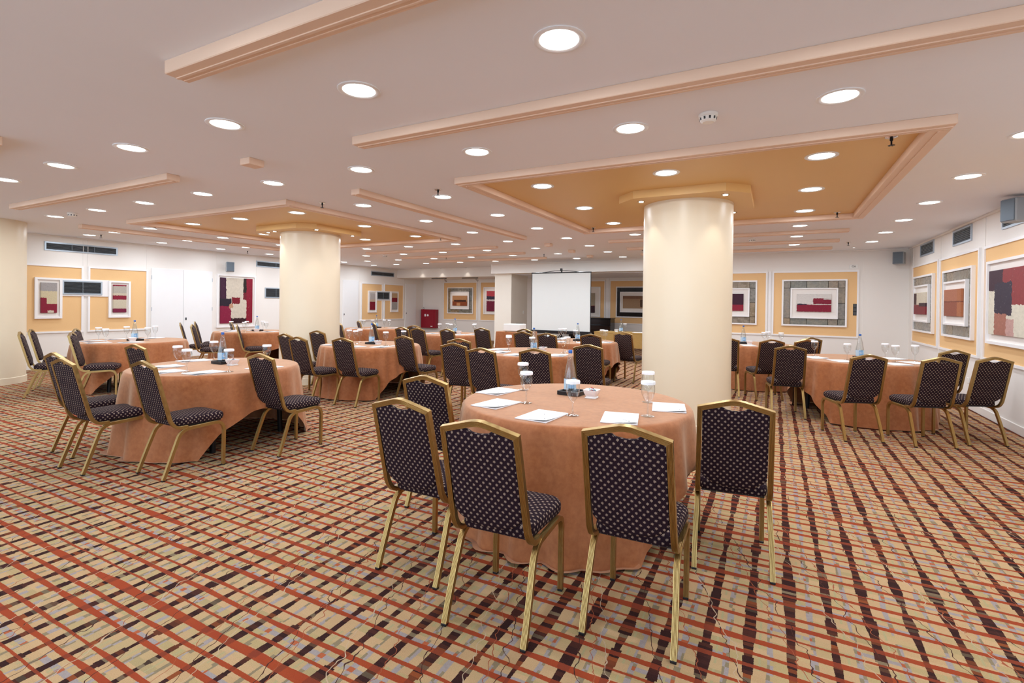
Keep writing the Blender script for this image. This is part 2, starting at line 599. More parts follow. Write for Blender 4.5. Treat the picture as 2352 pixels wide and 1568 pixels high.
def trim(x0, x1, y0, y1, h=0.065, mat='trim'):
    tn[0] += 1
    bm = box(BM(), x0, x1, y0, y1, H - h, H, 0.004)
    # two fine raised fillets under the bar
    if x1 - x0 > y1 - y0 and x1 - x0 > 0.3:
        box(bm, x0 + 0.01, x1 - 0.01, y0 + 0.055, y0 + 0.070, H - h - 0.006, H - h + 0.001)
        box(bm, x0 + 0.01, x1 - 0.01, y0 + 0.095, y0 + 0.104, H - h - 0.004, H - h + 0.001)
    elif y1 - y0 > 0.3:
        box(bm, x0 + 0.055, x0 + 0.070, y0 + 0.01, y1 - 0.01, H - h - 0.006, H - h + 0.001)
    return struct(obj('trim_%d' % tn[0], bm, M[mat]))


for xa, xb in ((-9.27, -5.45), (-2.91, 1.04)):
    trim(xa, xb, 1.50, 1.63, 0.072)
    trim(xa, xb, 2.84, 2.97)
    trim(xa, xb, 4.23, 4.36)
    trim(xa + 0.0, xb, 8.06, 8.19)
    trim(xa, xa + 0.13, 4.36, 8.06)
    trim(xb - 0.13, xb, 4.36, 8.06)
    for yy in (9.55, 10.93, 12.25):
        trim(xa, xb, yy, yy + 0.12, 0.05)
trim(-4.28, -4.15, 4.17, 8.46)
trim(-10.67, -10.54, 4.15, 8.3)
for yy in (2.84, 9.55, 10.90, 12.20):
    trim(-4.28, -4.15, yy, yy + 0.15, 0.06)
# cornice lines where walls meet the ceiling
for (x0, x1, y0, y1) in ((XL, XL + 0.03, YN, YS), (XR - 0.03, XR, YN, YR), (-1.6, XR - 0.03, YR - 0.03, YR), (-8.15, -1.6, YB - 0.02, YB), (XL + 0.03, -8.16, YS - 0.02, YS)):
    tn[0] += 1
    struct(obj('trim_%d' % tn[0], box(BM(), x0, x1, y0, y1, H - 0.03, H, 0.003), M['wall']))


# wall frame of reference: x runs to the viewer's right along the wall, -y comes out of the wall, z is up
def on_left(y):
    return (XL, y, 0.0), PI / 2


def on_right(y):
    return (XR, y, 0.0), -PI / 2


def on_back(x, Y):
    return (x, Y, 0.0), 0.0


def wall_piece(name, wall, base, bm, mat):
    loc, rz = base
    return obj(name, bm, mat, wall, loc, rz)


def wall_panel(wall, base, wdt, z0, z1, mw=0.035):
    """apricot fabric panel inside a white moulding; base point = lower left corner along the wall"""
    wall_piece('fabric_panel', wall, base, box(BM(), mw * 0.5, wdt - mw * 0.5, -0.012, 0.0, z0 + mw * 0.5, z1 - mw * 0.5), M['panel'])
    bm = frame_bars(BM(), 0, wdt, z0, z1, mw, -0.030, 0.0)
    wall_piece('panel_molding', wall, base, bm, M['molding'])


def wall_strip(wall, base, z0, z1, wd=0.012, d=0.006):
    wall_piece('joint_strip', wall, base, box(BM(), -wd / 2, wd / 2, -d, 0.0, z0, z1), M['wall'])


# left wall
wall_panel(wl, on_left(3.30), 1.85, 0.715, 2.10)
wall_panel(wl, on_left(5.23), 1.15, 0.715, 2.11)
wall_piece('white_band', wl, on_left(4.78), box(BM(), 0, 0.83, -0.034, 0.0, 1.47, 1.83, 0.003), M['molding'])
wall_panel(wl, on_left(13.19), 1.09, 0.765, 2.12)
wall_panel(wl, on_left(14.37), 1.11, 0.765, 2.13)
wall_piece('white_band', wl, on_left(13.94), box(BM(), 0, 0.78, -0.034, 0.0, 1.49, 1.85, 0.003), M['molding'])
for yy in (5.15, 5.23, 6.36, 8.0, 9.16, 13.12, 15.5):
    wall_strip(wl, on_left(yy), 2.12, H - 0.03)
for yy in (5.19, 14.32):
    wall_strip(wl, on_left(yy), 0.105, 0.71, 0.05)
# right wall
wall_panel(wr, on_right(12.85), 1.83, 0.75, 2.29)
wall_panel(wr, on_right(10.93), 1.87, 0.755, 2.28)
wall_panel(wr, on_right(8.89), 1.95, 0.755, 2.27)
wall_panel(wr, on_right(6.85), 1.95, 0.755, 2.27)
for yy in (12.9, 10.98, 8.94, 6.9):
    wall_strip(wr, on_right(yy), 0.105, H - 0.03, 0.05, 0.008)
# back right wall
wall_panel(wbr, on_back(-1.50, YR), 1.34, 0.77, 2.26)
wall_panel(wbr, on_back(-0.06, YR), 1.68, 0.77, 2.26)
for xx in (-0.19, -0.08, 1.625, 1.70):
    wall_strip(wbr, on_back(xx, YR), 2.27 if xx < 1.68 else 0.105, H - 0.03)
wall_piece('joint_strip', wbr, on_back(-0.11, YR), box(BM(), -0.025, 0.025, -0.02, 0.0, 0.77, 2.26), M['molding'])
# back left wall
wall_panel(wbl, on_back(-11.97, YW), 1.62, 0.75, 2.28)
wall_panel(wbl, on_back(-10.22, YW), 1.62, 0.75, 2.28)
# alcove wall
wall_panel(wa, on_back(-7.0, YA), 1.75, 0.78, 2.30)
wall_panel(wa, on_back(-5.10, YA), 1.80, 0.78, 2.30)
wall_piece('pilaster', wa, on_back(-5.17, YA), box(BM(), -0.05, 0.05, -0.02, 0.0, 0.1, 2.36), M['molding'])

# doors
d1 = struct(thing('door_1', 'x', 'door', (XL, 6.455, 0), PI / 2))
del d1['label'], d1['category']
for k, (x0, x1) in enumerate(((0.0, 0.718), (0.724, 1.44))):
    lf = obj('door_leaf', box(BM(), x0, x1, -0.022, 0.0, 0.004, 2.165, 0.003), M['door'], d1)
    hx = x0 + 0.004 if k == 0 else x1 - 0.004
    for hz in (0.35, 1.15, 1.9):
        obj('hinge', lathe(BM(), [(0.006, hz), (0.006, hz + 0.09)], 8, hx, -0.024), M['alu'], lf)
    if k == 1:
        hb = box(BM(), 0.765, 0.80, -0.030, -0.022, 0.92, 0.985, 0.003)
        box(hb, 0.775, 0.79, -0.042, -0.030, 0.945, 0.965, 0.003)
        obj('lock_plate', hb, M['switch'], lf)
for nm, y0, y1 in (('door_2', 12.34, 13.06), ('door_3', 15.58, 16.26)):
    dd = struct(thing(nm, 'x', 'door', (XL, y0, 0), PI / 2))
    del dd['label'], dd['category']
    lf = obj('door_leaf', box(BM(), 0, y1 - y0, -0.02, 0.0, 0.004, 2.18, 0.003), M['door'], dd)
    obj('handle', lathe(BM(), [(0.012, 0.98), (0.012, 1.03)], 10, 0.06, -0.03), M['switch'], lf)

# ------------------------------------------------------------------ columns
def column(x, y, r, label, spots, capw):
    t = thing('round_column', label, 'column', (x, y, 0))
    obj('shaft', lathe(BM(), [(r, 0), (r, H)], 72, cap0=False, cap1=False), M['column'], t)
    obj('plinth', lathe(BM(), [(r + 0.012, 0.0), (r + 0.012, 0.105), (r + 0.004, 0.112), (r + 0.001, 0.112)], 72, cap0=False, cap1=False), M['column'], t)
    if capw:
        a, c_ = capw, 0.22
        pts = [(-a, -a + c_), (-a + c_, -a), (a - c_, -a), (a, -a + c_), (a, a - c_), (a - c_, a), (-a + c_, a), (-a, a - c_)]
        cp = obj('cap_plate', prism(BM(), pts, 2.615, H - 0.001), M['orange_ceiling'], t)
        for sx, sy in spots:
            bm = lathe(BM(), [(0.042, 2.606), (0.042, 2.616), (0.026, 2.616), (0.024, 2.609)], 20, sx, sy, cap0=False, cap1=False)
            obj('spot_ring', bm, M['chrome'], cp)
            obj('spot_lens', lathe(BM(), [(0.025, 2.609), (0.025, 2.612)], 16, sx, sy), M['lens'], cp)
            ld = bpy.data.lights.new('cap_spot', 'SPOT')
            ld.energy = SPOT_W
            ld.spot_size = math.radians(75)
            ld.spot_blend = 0.7
            ld.shadow_soft_size = 0.02
            ld.color = (1.0, 0.93, 0.86)
            lo = bpy.data.objects.new('spot_lamp', ld)
            COL.objects.link(lo)
            lo.parent = cp
            lo.location = (sx, sy, 2.60)
    return t


sp4 = [(-0.45, -0.62), (0.45, -0.62), (-0.45, 0.62), (0.45, 0.62), (0.66, 0.2), (-0.66, 0.2)]
column(-0.94, 6.27, 0.505, 'cream round column under the right orange ceiling field, behind the front table', [(-0.43, -0.52), (0.46, -0.52), (-0.43, 0.6), (0.46, 0.6)], 0.70)
column(-7.40, 6.27, 0.505, 'cream round column under the left orange ceiling field, between tables', [(-0.40, -0.56), (0.66, -0.45), (0.66, 0.35), (-0.18, -0.60)], 0.72)
column(-11.55, 3.22, 0.53, 'apricot tinged round column at the far left edge', [], 0)

# ------------------------------------------------------------------ downlights
ORD = ['first', 'second', 'third', 'fourth', 'fifth', 'sixth', 'seventh', 'eighth', 'ninth', 'tenth', 'eleventh', 'twelfth', 'thirteenth', 'fourteenth', 'fifteenth']
LX = [-12.2, -11.2, -9.97, -8.66, -7.40, -6.11, -4.83, -3.55, -2.24, -0.94, 0.33, 1.62]
LY = [-1.80, -0.45, 0.89, 2.24, 3.59, 4.93, 6.27, 7.62, 8.97, 10.30, 11.63, 12.97]
ring_me = mesh('trim_ring', lathe(BM(), [(0.126, H - 0.001), (0.126, H - 0.005), (0.119, H - 0.009), (0.104, H - 0.008), (0.096, H - 0.004), (0.096, H - 0.001)], 40, cap0=False, cap1=False), M['ring'])
lens_me = mesh('lens', lathe(BM(), [(0.097, H - 0.003), (0.097, H - 0.001)], 32), M['lens'])
lamp = bpy.data.lights.new('downlight_lamp', 'AREA')
lamp.shape = 'DISK'
lamp.size = 0.19
lamp.energy = LAMP_W
lamp.color = (0.85, 0.945, 1.05)


def downlight(x, y, label, lit=True):
    t = thing('downlight', label, 'ceiling light', (x, y, 0), 0, 'recessed round downlights in the ceiling grid')
    obj('trim_ring', ring_me, None, t)
    obj('lens', lens_me, None, t)
    lo = bpy.data.objects.new('lamp', lamp)
    COL.objects.link(lo)
    lo.parent = t
    lo.location = (0, 0, H - 0.008)
    return t


for j, yy in enumerate(LY):
    idx = [i for i in range(12)]
    if j == 0:
        idx = [4, 6, 8, 10]
    elif j == 1:
        idx = [3, 5, 7, 9, 11]
    elif j == 2:
        idx = [2, 4, 6, 8, 10]
    elif j == 3:
        idx = [2, 3, 4, 5, 6, 7, 8, 9, 10, 11]
        idx = [i for i in idx]
    elif j == 4:
        idx = [2, 3, 4, 5, 6, 7, 8, 9, 10, 11]
    elif j == 6:
        idx = [i for i in idx if i not in (4, 9)]
    elif j == 11:
        idx = [i for i in idx if i < 9]
    for k, i in enumerate(idx):
        if j < 3:
            lb = 'round recessed downlight overhead, %s from left in the %s row behind the viewer' % (ORD[k], ORD[2 - j])
        else:
            lb = 'round recessed downlight, %s from left in the %s ceiling row from front' % (ORD[k], ORD[j - 3])
        downlight(LX[i], yy, lb)

# ------------------------------------------------------------------ small ceiling fittings
def sprinkler(x, y, label):
    t = thing('sprinkler', label, 'sprinkler', (x, y, H), 0, 'ceiling sprinklers')
    obj('rosette', lathe(BM(), [(0.042, -0.001), (0.040, -0.006), (0.014, -0.012)], 20), M['chrome'], t)
    obj('stem', lathe(BM(), [(0.011, -0.011), (0.011, -0.030), (0.006, -0.034), (0.006, -0.062)], 12), M['black_metal'], t)
    bm = BM()
    for k in range(6):
        a = PI * k / 3
        tube(bm, [(0.004 * math.cos(a), 0.004 * math.sin(a), -0.064), (0.022 * math.cos(a), 0.022 * math.sin(a), -0.066)], [(0.002, -0.005), (0.002, 0.005), (-0.001, 0.005), (-0.001, -0.005)], (0, 0, 1))
    obj('deflector', bm, M['black_metal'], t)


for x, y, lb in ((0.75, 4.60, 'dark sprinkler in the right orange field, near its front right corner'), (-3.38, 4.60, 'dark sprinkler beside the downlight left of the right orange field'),
                 (-5.20, 4.58, 'dark sprinkler right of the left orange field front corner'), (-2.68, 7.95, 'dark sprinkler at the rear left corner of the right orange field'),
                 (0.72, 7.93, 'dark sprinkler at the rear right corner of the right orange field'), (-5.75, 7.93, 'dark sprinkler at the rear right corner of the left orange field'),
                 (1.24, 11.58, 'dark sprinkler on the white ceiling near the back right wall'), (-9.35, 4.7, 'dark sprinkler at the left tip of the left orange field'),
                 (-11.9, 5.0, 'dark sprinkler over the long vent on the left wall'), (-12.0, 8.2, 'dark sprinkler above the speaker on the left wall'),
                 (-2.6, 11.1, 'dark sprinkler on the white ceiling left of the right column'), (-5.2, 11.6, 'dark sprinkler above the projection screen'),
                 (-8.0, 11.3, 'dark sprinkler on the ceiling above the red fire cabinet')):
    sprinkler(x, y, lb)


def smoke(x, y, label):
    t = thing('smoke_detector', label, 'smoke detector', (x, y, H), 0, 'ceiling smoke detectors')
    obj('base', lathe(BM(), [(0.062, -0.001), (0.062, -0.018), (0.058, -0.022)], 32), M['white_plastic'], t)
    hd = obj('head', lathe(BM(), [(0.055, -0.021), (0.050, -0.046), (0.036, -0.056), (0.0, -0.058)][:-1], 32), M['white_plastic'], t)
    for k in range(10):
        a = 2 * PI * k / 10
        bm = BM()
        tube(bm, [(0.0545 * math.cos(a), 0.0545 * math.sin(a), -0.026), (0.0515 * math.cos(a), 0.0515 * math.sin(a), -0.043)], [(0.001, -0.006), (0.001, 0.006), (-0.002, 0.006), (-0.002, -0.006)], (math.cos(a), math.sin(a), 0))
        obj('slot', bm, M['ink'], hd)


smoke(-0.41, 3.55, 'white smoke detector between front downlights, before the right orange field')
smoke(-9.33, 3.56, 'white smoke detector near the far left column')
smoke(-0.39, 10.36, 'white smoke detector behind the right column')
smoke(-9.37, 10.38, 'white smoke detector behind the left column')

# small spots near the soffits
def mini_spot(x, y, label, e=4.0):
    t = thing('spotlight', label, 'spotlight', (x, y, H), 0, 'small ceiling spotlights')
    obj('ring', lathe(BM(), [(0.045, -0.001), (0.045, -0.006), (0.03, -0.008), (0.027, -0.003)], 20, cap0=False, cap1=False), M['chrome'], t)
    obj('lens', lathe(BM(), [(0.028, -0.004), (0.028, -0.002)], 16), M['lens'], t)
    ld = bpy.data.lights.new('mini_spot', 'SPOT')
    ld.energy = e
    ld.spot_size = math.radians(80)
    ld.spot_blend = 0.6
    ld.shadow_soft_size = 0.02
    ld.color = (1.0, 0.9, 0.78)
    lo = bpy.data.objects.new('lamp', ld)
    COL.objects.link(lo)
    lo.parent = t
    lo.location = (0, 0, -0.012)


for k, x in enumerate((-11.75, -10.85, -9.75)):
    mini_spot(x, YS - 0.12, 'tiny ceiling spot grazing the left soffit, %s from left' % ORD[k])
mini_spot(-0.02, 12.62, 'tiny ceiling spot before the left back wall panel by the right column', 3.0)
mini_spot(1.45, 12.62, 'tiny ceiling spot before the back right corner', 3.0)

# track lights under the left soffit
for k, (x, lb) in enumerate(((-11.3, 'black track light over the stone framed sepia picture'), (-9.9, 'black track light over the crimson picture beside the pier'))):
    t = thing('track_light', lb, 'track light', (x, YS + 0.55, HS), 0, 'track lights under the left soffit')
    obj('rail', box(BM(), -0.45, 0.25, -0.012, 0.012, -0.025, 0.0), M['black'], t)
    obj('arm', box(BM(), 0.19, 0.21, -0.008, 0.008, -0.07, -0.025), M['black'], t)
    bm = BM()
    tube(bm, [(0.2, -0.05, -0.055), (0.2, 0.07, -0.115)], circ(0.035, 14), (1, 0, 0))
    obj('lamp_head', bm, M['chrome'], t)
    bm = BM()
    tube(bm, [(0.2, 0.0705, -0.1153), (0.2, 0.073, -0.1166)], circ(0.029, 14), (1, 0, 0))
    obj('lens', bm, M['lens'], t)
    ld = bpy.data.lights.new('track_spot', 'SPOT')
    ld.energy = 16.0
    ld.spot_size = math.radians(70)
    ld.spot_blend = 0.7
    ld.shadow_soft_size = 0.03
    ld.color = (1.0, 0.93, 0.9)
    lo = bpy.data.objects.new('lamp', ld)
    COL.objects.link(lo)
    lo.parent = t
    lo.location = (0.2, 0.085, -0.123)
    lo.rotation_euler = Vector((0.0, 0.9, -0.85)).to_track_quat('-Z', 'Y').to_euler()

# ------------------------------------------------------------------ vents, speakers, signs on the walls
def vent(base, wd, z0, z1, label, mul=(), off=0.0):
    loc, rz = base
    t = thing('air_vent', label, 'vent', loc, rz, 'air vents on the walls')
    y0 = -off
    obj('frame', frame_bars(BM(), 0, wd, z0, z1, 0.028, y0 - 0.016, y0), M['alu'], t)
    obj('duct', box(BM(), 0.02, wd - 0.02, y0 - 0.002, y0, z0 + 0.02, z1 - 0.02), M['dark_void'], t)
    n = max(5, int((z1 - z0 - 0.056) / 0.024))
    for k in range(n):
        zc = z0 + 0.028 + (k + 0.5) * (z1 - z0 - 0.056) / n
        bm = BM()
        tube(bm, [(0.026, y0 - 0.008, zc), (wd - 0.026, y0 - 0.008, zc)], [(-0.006, 0.005), (-0.006, 0.0035), (0.006, -0.005), (0.006, -0.0035)], (0, 1, 0))
        obj('slat', bm, M['slat'], t)
    for q in mul:
        obj('mullion', box(BM(), wd * q - 0.004, wd * q + 0.004, y0 - 0.017, y0 - 0.004, z0 + 0.026, z1 - 0.026), M['slat'], t)


vent(on_left(4.51), 1.26, 2.385, 2.565, 'long aluminium vent high on the left wall near the far left column', (0.35, 0.66))
vent(on_left(4.785), 0.69, 1.505, 1.795, 'square louvred vent between two small pictures on the near left wall', (0.5,), 0.034)
vent(on_left(9.14), 1.25, 2.39, 2.56, 'long grey vent high on the left wall behind the left column', (0.5,))
vent(on_left(9.42), 0.72, 1.51, 1.81, 'grey louvred vent at mid height left of the left column', (0.5,))
vent(on_left(13.68), 1.24, 2.395, 2.565, 'long dark vent high on the far left wall, right of the left column', (0.5,))
vent(on_left(13.96), 0.68, 1.53, 1.82, 'dark louvred vent between the two farthest small pictures', (0.5,), 0.034)
vent(on_right(12.30), 0.92, 2.43, 2.67, 'grey vent on the right wall, farthest of three', ())
vent(on_right(10.29), 0.85, 2.42, 2.66, 'grey vent on the right wall, middle of three', ())
vent(on_right(8.35), 0.90, 2.42, 2.66, 'grey vent on the right wall, nearest, at the photo edge', ())


def speaker(x, y, z, rz, label, mount):
    t = thing('wall_speaker', label, 'speaker', (x, y, z), rz, 'wall speakers')
    c_ = obj('cabinet', box(BM(), -0.095, 0.095, -0.10, 0.08, -0.13, 0.13, 0.012), M['greyspk'], t)
    obj('grille', box(BM(), -0.083, 0.083, -0.108, -0.099, -0.118, 0.118, 0.004), M['grille'], c_)
    obj('bracket', box(BM(), -0.02, 0.02, 0.078, mount, -0.02, 0.02, 0.004), M['black'], t)
    obj('wall_plate', box(BM(), -0.04, 0.04, mount - 0.01, mount, -0.06, 0.06, 0.004), M['pier'], t)


speaker(XL + 0.20, 8.25, 2.31, math.radians(62), 'small grey loudspeaker on the left wall above the large red painting', 0.19)
speaker(2.28, 12.98, 2.48, math.radians(-22), 'small grey loudspeaker in the back right corner under the ceiling', 0.26)
speaker(2.36, 7.50, 2.53, math.radians(-65), 'blue grey loudspeaker at the right photo edge before the nearest vent', 0.15)

t = thing('wall_sign', 'small white sign with dark characters above the right back panel', 'sign', (1.52, YR, 2.34))
obj('plate', box(BM(), -0.08, 0.08, -0.012, 0, -0.045, 0.045, 0.004), M['white_plastic'], t)
fc = bpy.data.curves.new('sign_text', 'FONT')
fc.body = 'G6'
fc.size = 0.062
fc.extrude = 0.001
fc.align_x = 'CENTER'
fc.align_y = 'CENTER'
fc.materials.append(M['ink'])
fo = bpy.data.objects.new('lettering', fc)
COL.objects.link(fo)
fo.parent = t
fo.location = (0, -0.0135, 0)
fo.rotation_euler = (PI / 2, 0, 0)
tm = bpy.data.meshes.new_from_object(fo.evaluated_get(bpy.context.evaluated_depsgraph_get()))
lt = obj('lettering', tm, None, t, (0, -0.0135, 0))
lt.rotation_euler = (PI / 2, 0, 0)
bpy.data.objects.remove(fo)

t = thing('light_switch', 'dark grey triple switch block on the apricot panel', 'switch', (1.56, YR - 0.012, 1.395))
obj('plate', box(BM(), -0.042, 0.042, -0.006, 0, -0.127, 0.127, 0.002), M['ink'], t)
for zz in (-0.083, 0.0, 0.083):
    obj('rocker', box(BM(), -0.038, 0.038, -0.014, -0.005, zz - 0.037, zz + 0.037, 0.005), M['switch'], t)
t = thing('power_socket', 'white power socket low on the right wall behind chairs', 'socket', (XR, 9.49, 0.40), -PI / 2)
obj('plate', box(BM(), -0.04, 0.04, -0.010, 0, -0.04, 0.04, 0.004), M['white_plastic'], t)
obj('insert', lathe(BM(), [(0.02, -0.012), (0.02, -0.006)], 16), M['molding'], t).rotation_euler = (PI / 2, 0, 0)

# fire cabinet
t = thing('fire_cabinet', 'red metal fire hose cabinet on the back left wall', 'fire cabinet', (-12.58, YW - 0.005, 0.40))
bd = obj('body', box(BM(), -0.37, 0.37, -0.20, 0, 0, 0.76, 0.008), M['red'], t)
dr = obj('door', box(BM(), -0.31, 0.28, -0.212, -0.199, 0.05, 0.71, 0.004), M['red'], t)
obj('handle', box(BM(), 0.18, 0.20, -0.226, -0.211, 0.31, 0.41, 0.004), M['red'], dr)
obj('sticker', box(BM(), -0.18, -0.10, -0.2135, -0.2115, 0.47, 0.57), M['paper'], dr)
obj('sticker', lathe(BM(), [(0.045, -0.001), (0.045, 0.001)], 20), M['paper'], dr)
dr.children[-1].location = (-0.01, -0.2125, 0.52)
dr.children[-1].rotation_euler = (PI / 2, 0, 0)
obj('maker_label', box(BM(), 0.13, 0.23, -0.2135, -0.2115, 0.06, 0.085), M['paper'], dr)
bm = BM()
tube(bm, [(-0.31 + 0.035 * math.cos(a * PI / 6), -0.1, 0.80 + 0.04 * math.sin(a * PI / 6)) for a in range(-3, 10)], circ(0.005, 6), (0, 1, 0))
obj('lead_ring', bm, M['black_metal'], t)

# ------------------------------------------------------------------ pictures
def picture(base, x0, x1, z0, z1, label, canvas, stone=None, inner=None, artr=None, fw=0.035, off=0.012):
    """x measured along the wall from the base point; stone border optional"""
    loc, rz = base
    t = thing('framed_picture', label, 'picture', loc, rz, 'abstract pictures on the walls')
    y = -off
    obj('outer_frame', frame_bars(BM(), x0, x1, z0, z1, fw, y - 0.045, y), M['molding'], t)
    if stone:
        ix0, ix1, iz0, iz1 = inner
        obj('backing', box(BM(), x0 + 0.02, x1 - 0.02, y - 0.012, y, z0 + 0.02, z1 - 0.02), M['ink'], t)
        a0, a1, b0, b1 = x0 + fw, x1 - fw, z0 + fw, z1 - fw
        gp = 0.004
        tiles = []
        xm = [ix0 + (ix1 - ix0) * q for q in stone]
        cols = [ix0] + xm + [ix1]
        for c0, c1 in zip(cols, cols[1:]):
            tiles += [(c0, c1, iz1, b1), (c0, c1, b0, iz0)]
        tiles += [(a0, ix0, iz1, b1), (a0, ix0, b0, iz0), (ix1, a1, iz1, b1), (ix1, a1, b0, iz0), (a0, ix0, iz0, iz1), (ix1, a1, iz0, (iz0 + iz1) / 2), (ix1, a1, (iz0 + iz1) / 2, iz1)]
        for k, (c0, c1, e0, e1) in enumerate(tiles):
            pr = 0.018 + 0.004 * ((k * 37) % 5) / 5
            obj('stone_tile', box(BM(), c0 + gp, c1 - gp, y - pr - 0.006, y - 0.01, e0 + gp, e1 - gp, 0.003), M['slate'], t)
        obj('inner_frame', frame_bars(BM(), ix0, ix1, iz0, iz1, 0.03, y - 0.065, y - 0.01), M['molding'], t)
        obj('mat_board', box(BM(), ix0 + 0.02, ix1 - 0.02, y - 0.035, y - 0.012, iz0 + 0.02, iz1 - 0.02), M['matboard'], t)
        yc = y - 0.036
    else:
        obj('mat_board', box(BM(), x0 + 0.02, x1 - 0.02, y - 0.014, y, z0 + 0.02, z1 - 0.02), M['matboard'], t)
        yc = y - 0.014
    c0, c1, e0, e1 = artr
    obj('canvas', box(BM(), c0, c1, yc - 0.032, yc, e0, e1, 0.003), canvas, t)
    return t


SEPIA = art('painting_sepia', (0.50, 0.24, 0.10), [(0, 0, 1, 0.42, (0.30, 0.07, 0.02)), (0.12, 0.40, 0.95, 0.58, (0.07, 0.02, 0.01)), (0.3, 0.0, 0.55, 0.3, (0.62, 0.30, 0.13))], seed=1)
PINKP = art('painting_crimson_pink', (0.70, 0.62, 0.60), [(0, 0.72, 1, 1, (0.50, 0.05, 0.07)), (0, 0.58, 0.75, 0.74, NAVY), (0, 0, 1, 0.50, (0.20, 0.008, 0.04))], seed=2)
REDW = art('painting_white_over_crimson', (0.74, 0.70, 0.66), [(0, 0, 1, 0.40, CR), (0.48, 0.36, 1.0, 0.76, (0.25, 0.012, 0.035)), (0.78, 0.68, 1.1, 0.76, (0.6, 0.56, 0.52)), (0.02, 0.38, 0.3, 0.44, NAVY), (0.45, 0.39, 1.0, 0.44, (0.74, 0.68, 0.62))], seed=3)
PLUM = art('painting_plum_crimson', (0.66, 0.36, 0.32), [(0.35, 0.36, 1.1, 1.1, (0.05, 0.008, 0.025)), (-1, -1, 2, 0.36, (0.30, 0.012, 0.035))], seed=4)
RW1 = art('painting_cream_maroon', CREAM, [(0, 0.45, 0.24, 0.97, (0.06, 0.015, 0.02)), (-1, -1, 2, 0.44, (0.24, 0.02, 0.03)), (0.45, 0.36, 1.1, 0.52, (0.05, 0.02, 0.03))], seed=5)
RW2 = art('painting_terracotta', (0.44, 0.17, 0.10), [(-1, -1, 2, 0.55, (0.33, 0.10, 0.06)), (0.78, 0.0, 1.1, 1.0, (0.45, 0.16, 0.07)), (-1, 0.52, 2, 0.56, (0.22, 0.06, 0.04))], seed=6)
RW3 = art('painting_red_plum_cream', (0.76, 0.71, 0.58), [(0.30, 0.46, 1.1, 1.1, (0.30, 0.045, 0.05)), (-1, 0.68, 0.32, 1.1, (0.055, 0.022, 0.04)), (0.14, 0.30, 0.52, 0.80, (0.04, 0.03, 0.055)), (0.14, -1, 0.40, 0.33, (0.42, 0.17, 0.12)), (0.40, -1, 0.56, 0.25, (0.60, 0.36, 0.32))], seed=7)
LW1 = art('painting_cream_over_crimson', (0.66, 0.56, 0.36), [(-1, 0.72, 2, 2, (0.40, 0.37, 0.36)), (-1, -1, 0.35, 0.50, CR), (0.3, -1, 2, 0.30, CR), (0.4, 0.0, 0.8, 0.08, CREAM)], seed=8)
LW2 = art('painting_banded_crimson', (0.62, 0.54, 0.40), [(-1, 0.95, 2, 2, CR), (-1, 0.70, 2, 0.95, (0.50, 0.45, 0.38)), (-1, 0.46, 2, 0.61, CR), (-1, -1, 2, 0.14, (0.20, 0.01, 0.05))], seed=9)
LW3 = art('painting_large_crimson_cream', (0.66, 0.58, 0.47), [(-1, 0.54, 0.17, 2, (0.05, 0.010, 0.035)), (-1, 0.38, 0.33, 0.54, (0.02, 0.010, 0.022)), (-1, -1, 0.32, 0.38, (0.25, 0.008, 0.045)), (0.70, 0.69, 0.80, 2, (0.02, 0.012, 0.008)), (0.80, -1, 2, 2, (0.26, 0.006, 0.025)), (0.70, 0.52, 0.80, 0.69, (0.18, 0.01, 0.02)), (0.34, 0.43, 0.60, 0.57, (0.20, 0.006, 0.018)), (0.26, 0.33, 0.38, 0.43, (0.55, 0.30, 0.18)), (0.32, -1, 0.80, 0.11, (0.035, 0.006, 0.010))], seed=10)
LW5 = art('painting_grey_over_crimson', (0.46, 0.42, 0.40), [(-1, -1, 2, 0.48, (0.22, 0.008, 0.025)), (-1, 0.48, 2, 0.62, (0.55, 0.42, 0.32))], seed=11)
LW6 = art('painting_tan_crimson_grey', (0.40, 0.38, 0.36), [(-1, 0.72, 2, 2, (0.55, 0.36, 0.20)), (-1, 0.46, 2, 0.72, (0.24, 0.010, 0.025))], seed=12)
AL1 = art('painting_cream_red_corner', (0.42, 0.36, 0.26), [(-1, -1, 2, 0.36, (0.24, 0.01, 0.02)), (0.62, -1, 2, 0.34, (0.04, 0.01, 0.02))], seed=13)
AL2 = art('painting_sand_brown', (0.40, 0.25, 0.14), [(-1, 0.78, 2, 2, (0.26, 0.13, 0.07)), (0.72, 0.1, 2, 0.7, (0.12, 0.06, 0.03))], seed=14)

ZA, ZB = 1.005, 2.06
picture(on_left(4.355), 0, 0.43, 1.01, 1.835, 'narrow white framed picture, cream over crimson, left of the near louvred vent', LW1, artr=(0.09, 0.345, 1.125, 1.735), fw=0.04)
picture(on_left(5.595), 0, 0.42, 1.01, 1.825, 'narrow white framed picture with crimson bands, right of the near louvred vent', LW2, artr=(0.08, 0.335, 1.125, 1.74), fw=0.04)
picture(on_left(8.01), 0, 1.10, 0.70, 2.115, 'large crimson black and cream abstract painting on the left wall', LW3, artr=(0.085, 1.0, 0.81, 2.03), fw=0.04, off=0.0)
picture(on_left(13.52), 0, 0.43, 1.05, 1.84, 'farthest narrow picture, grey over crimson, left of the dark vent', LW5, artr=(0.09, 0.34, 1.15, 1.76), fw=0.035)
picture(on_left(14.71), 0, 0.43, 1.06, 1.85, 'farthest narrow picture, tan crimson and grey, right of the dark vent', LW6, artr=(0.08, 0.36, 1.16, 1.78), fw=0.035)
picture(on_back(-11.97, YW), 0.22, 1.45, ZA + 0.01, ZB, 'stone bordered picture of sepia and dark fields on the back left wall', SEPIA, (0.45,), (0.39, 1.27, 1.19, 1.89), (0.49, 1.18, 1.33, 1.73), off=0.012)
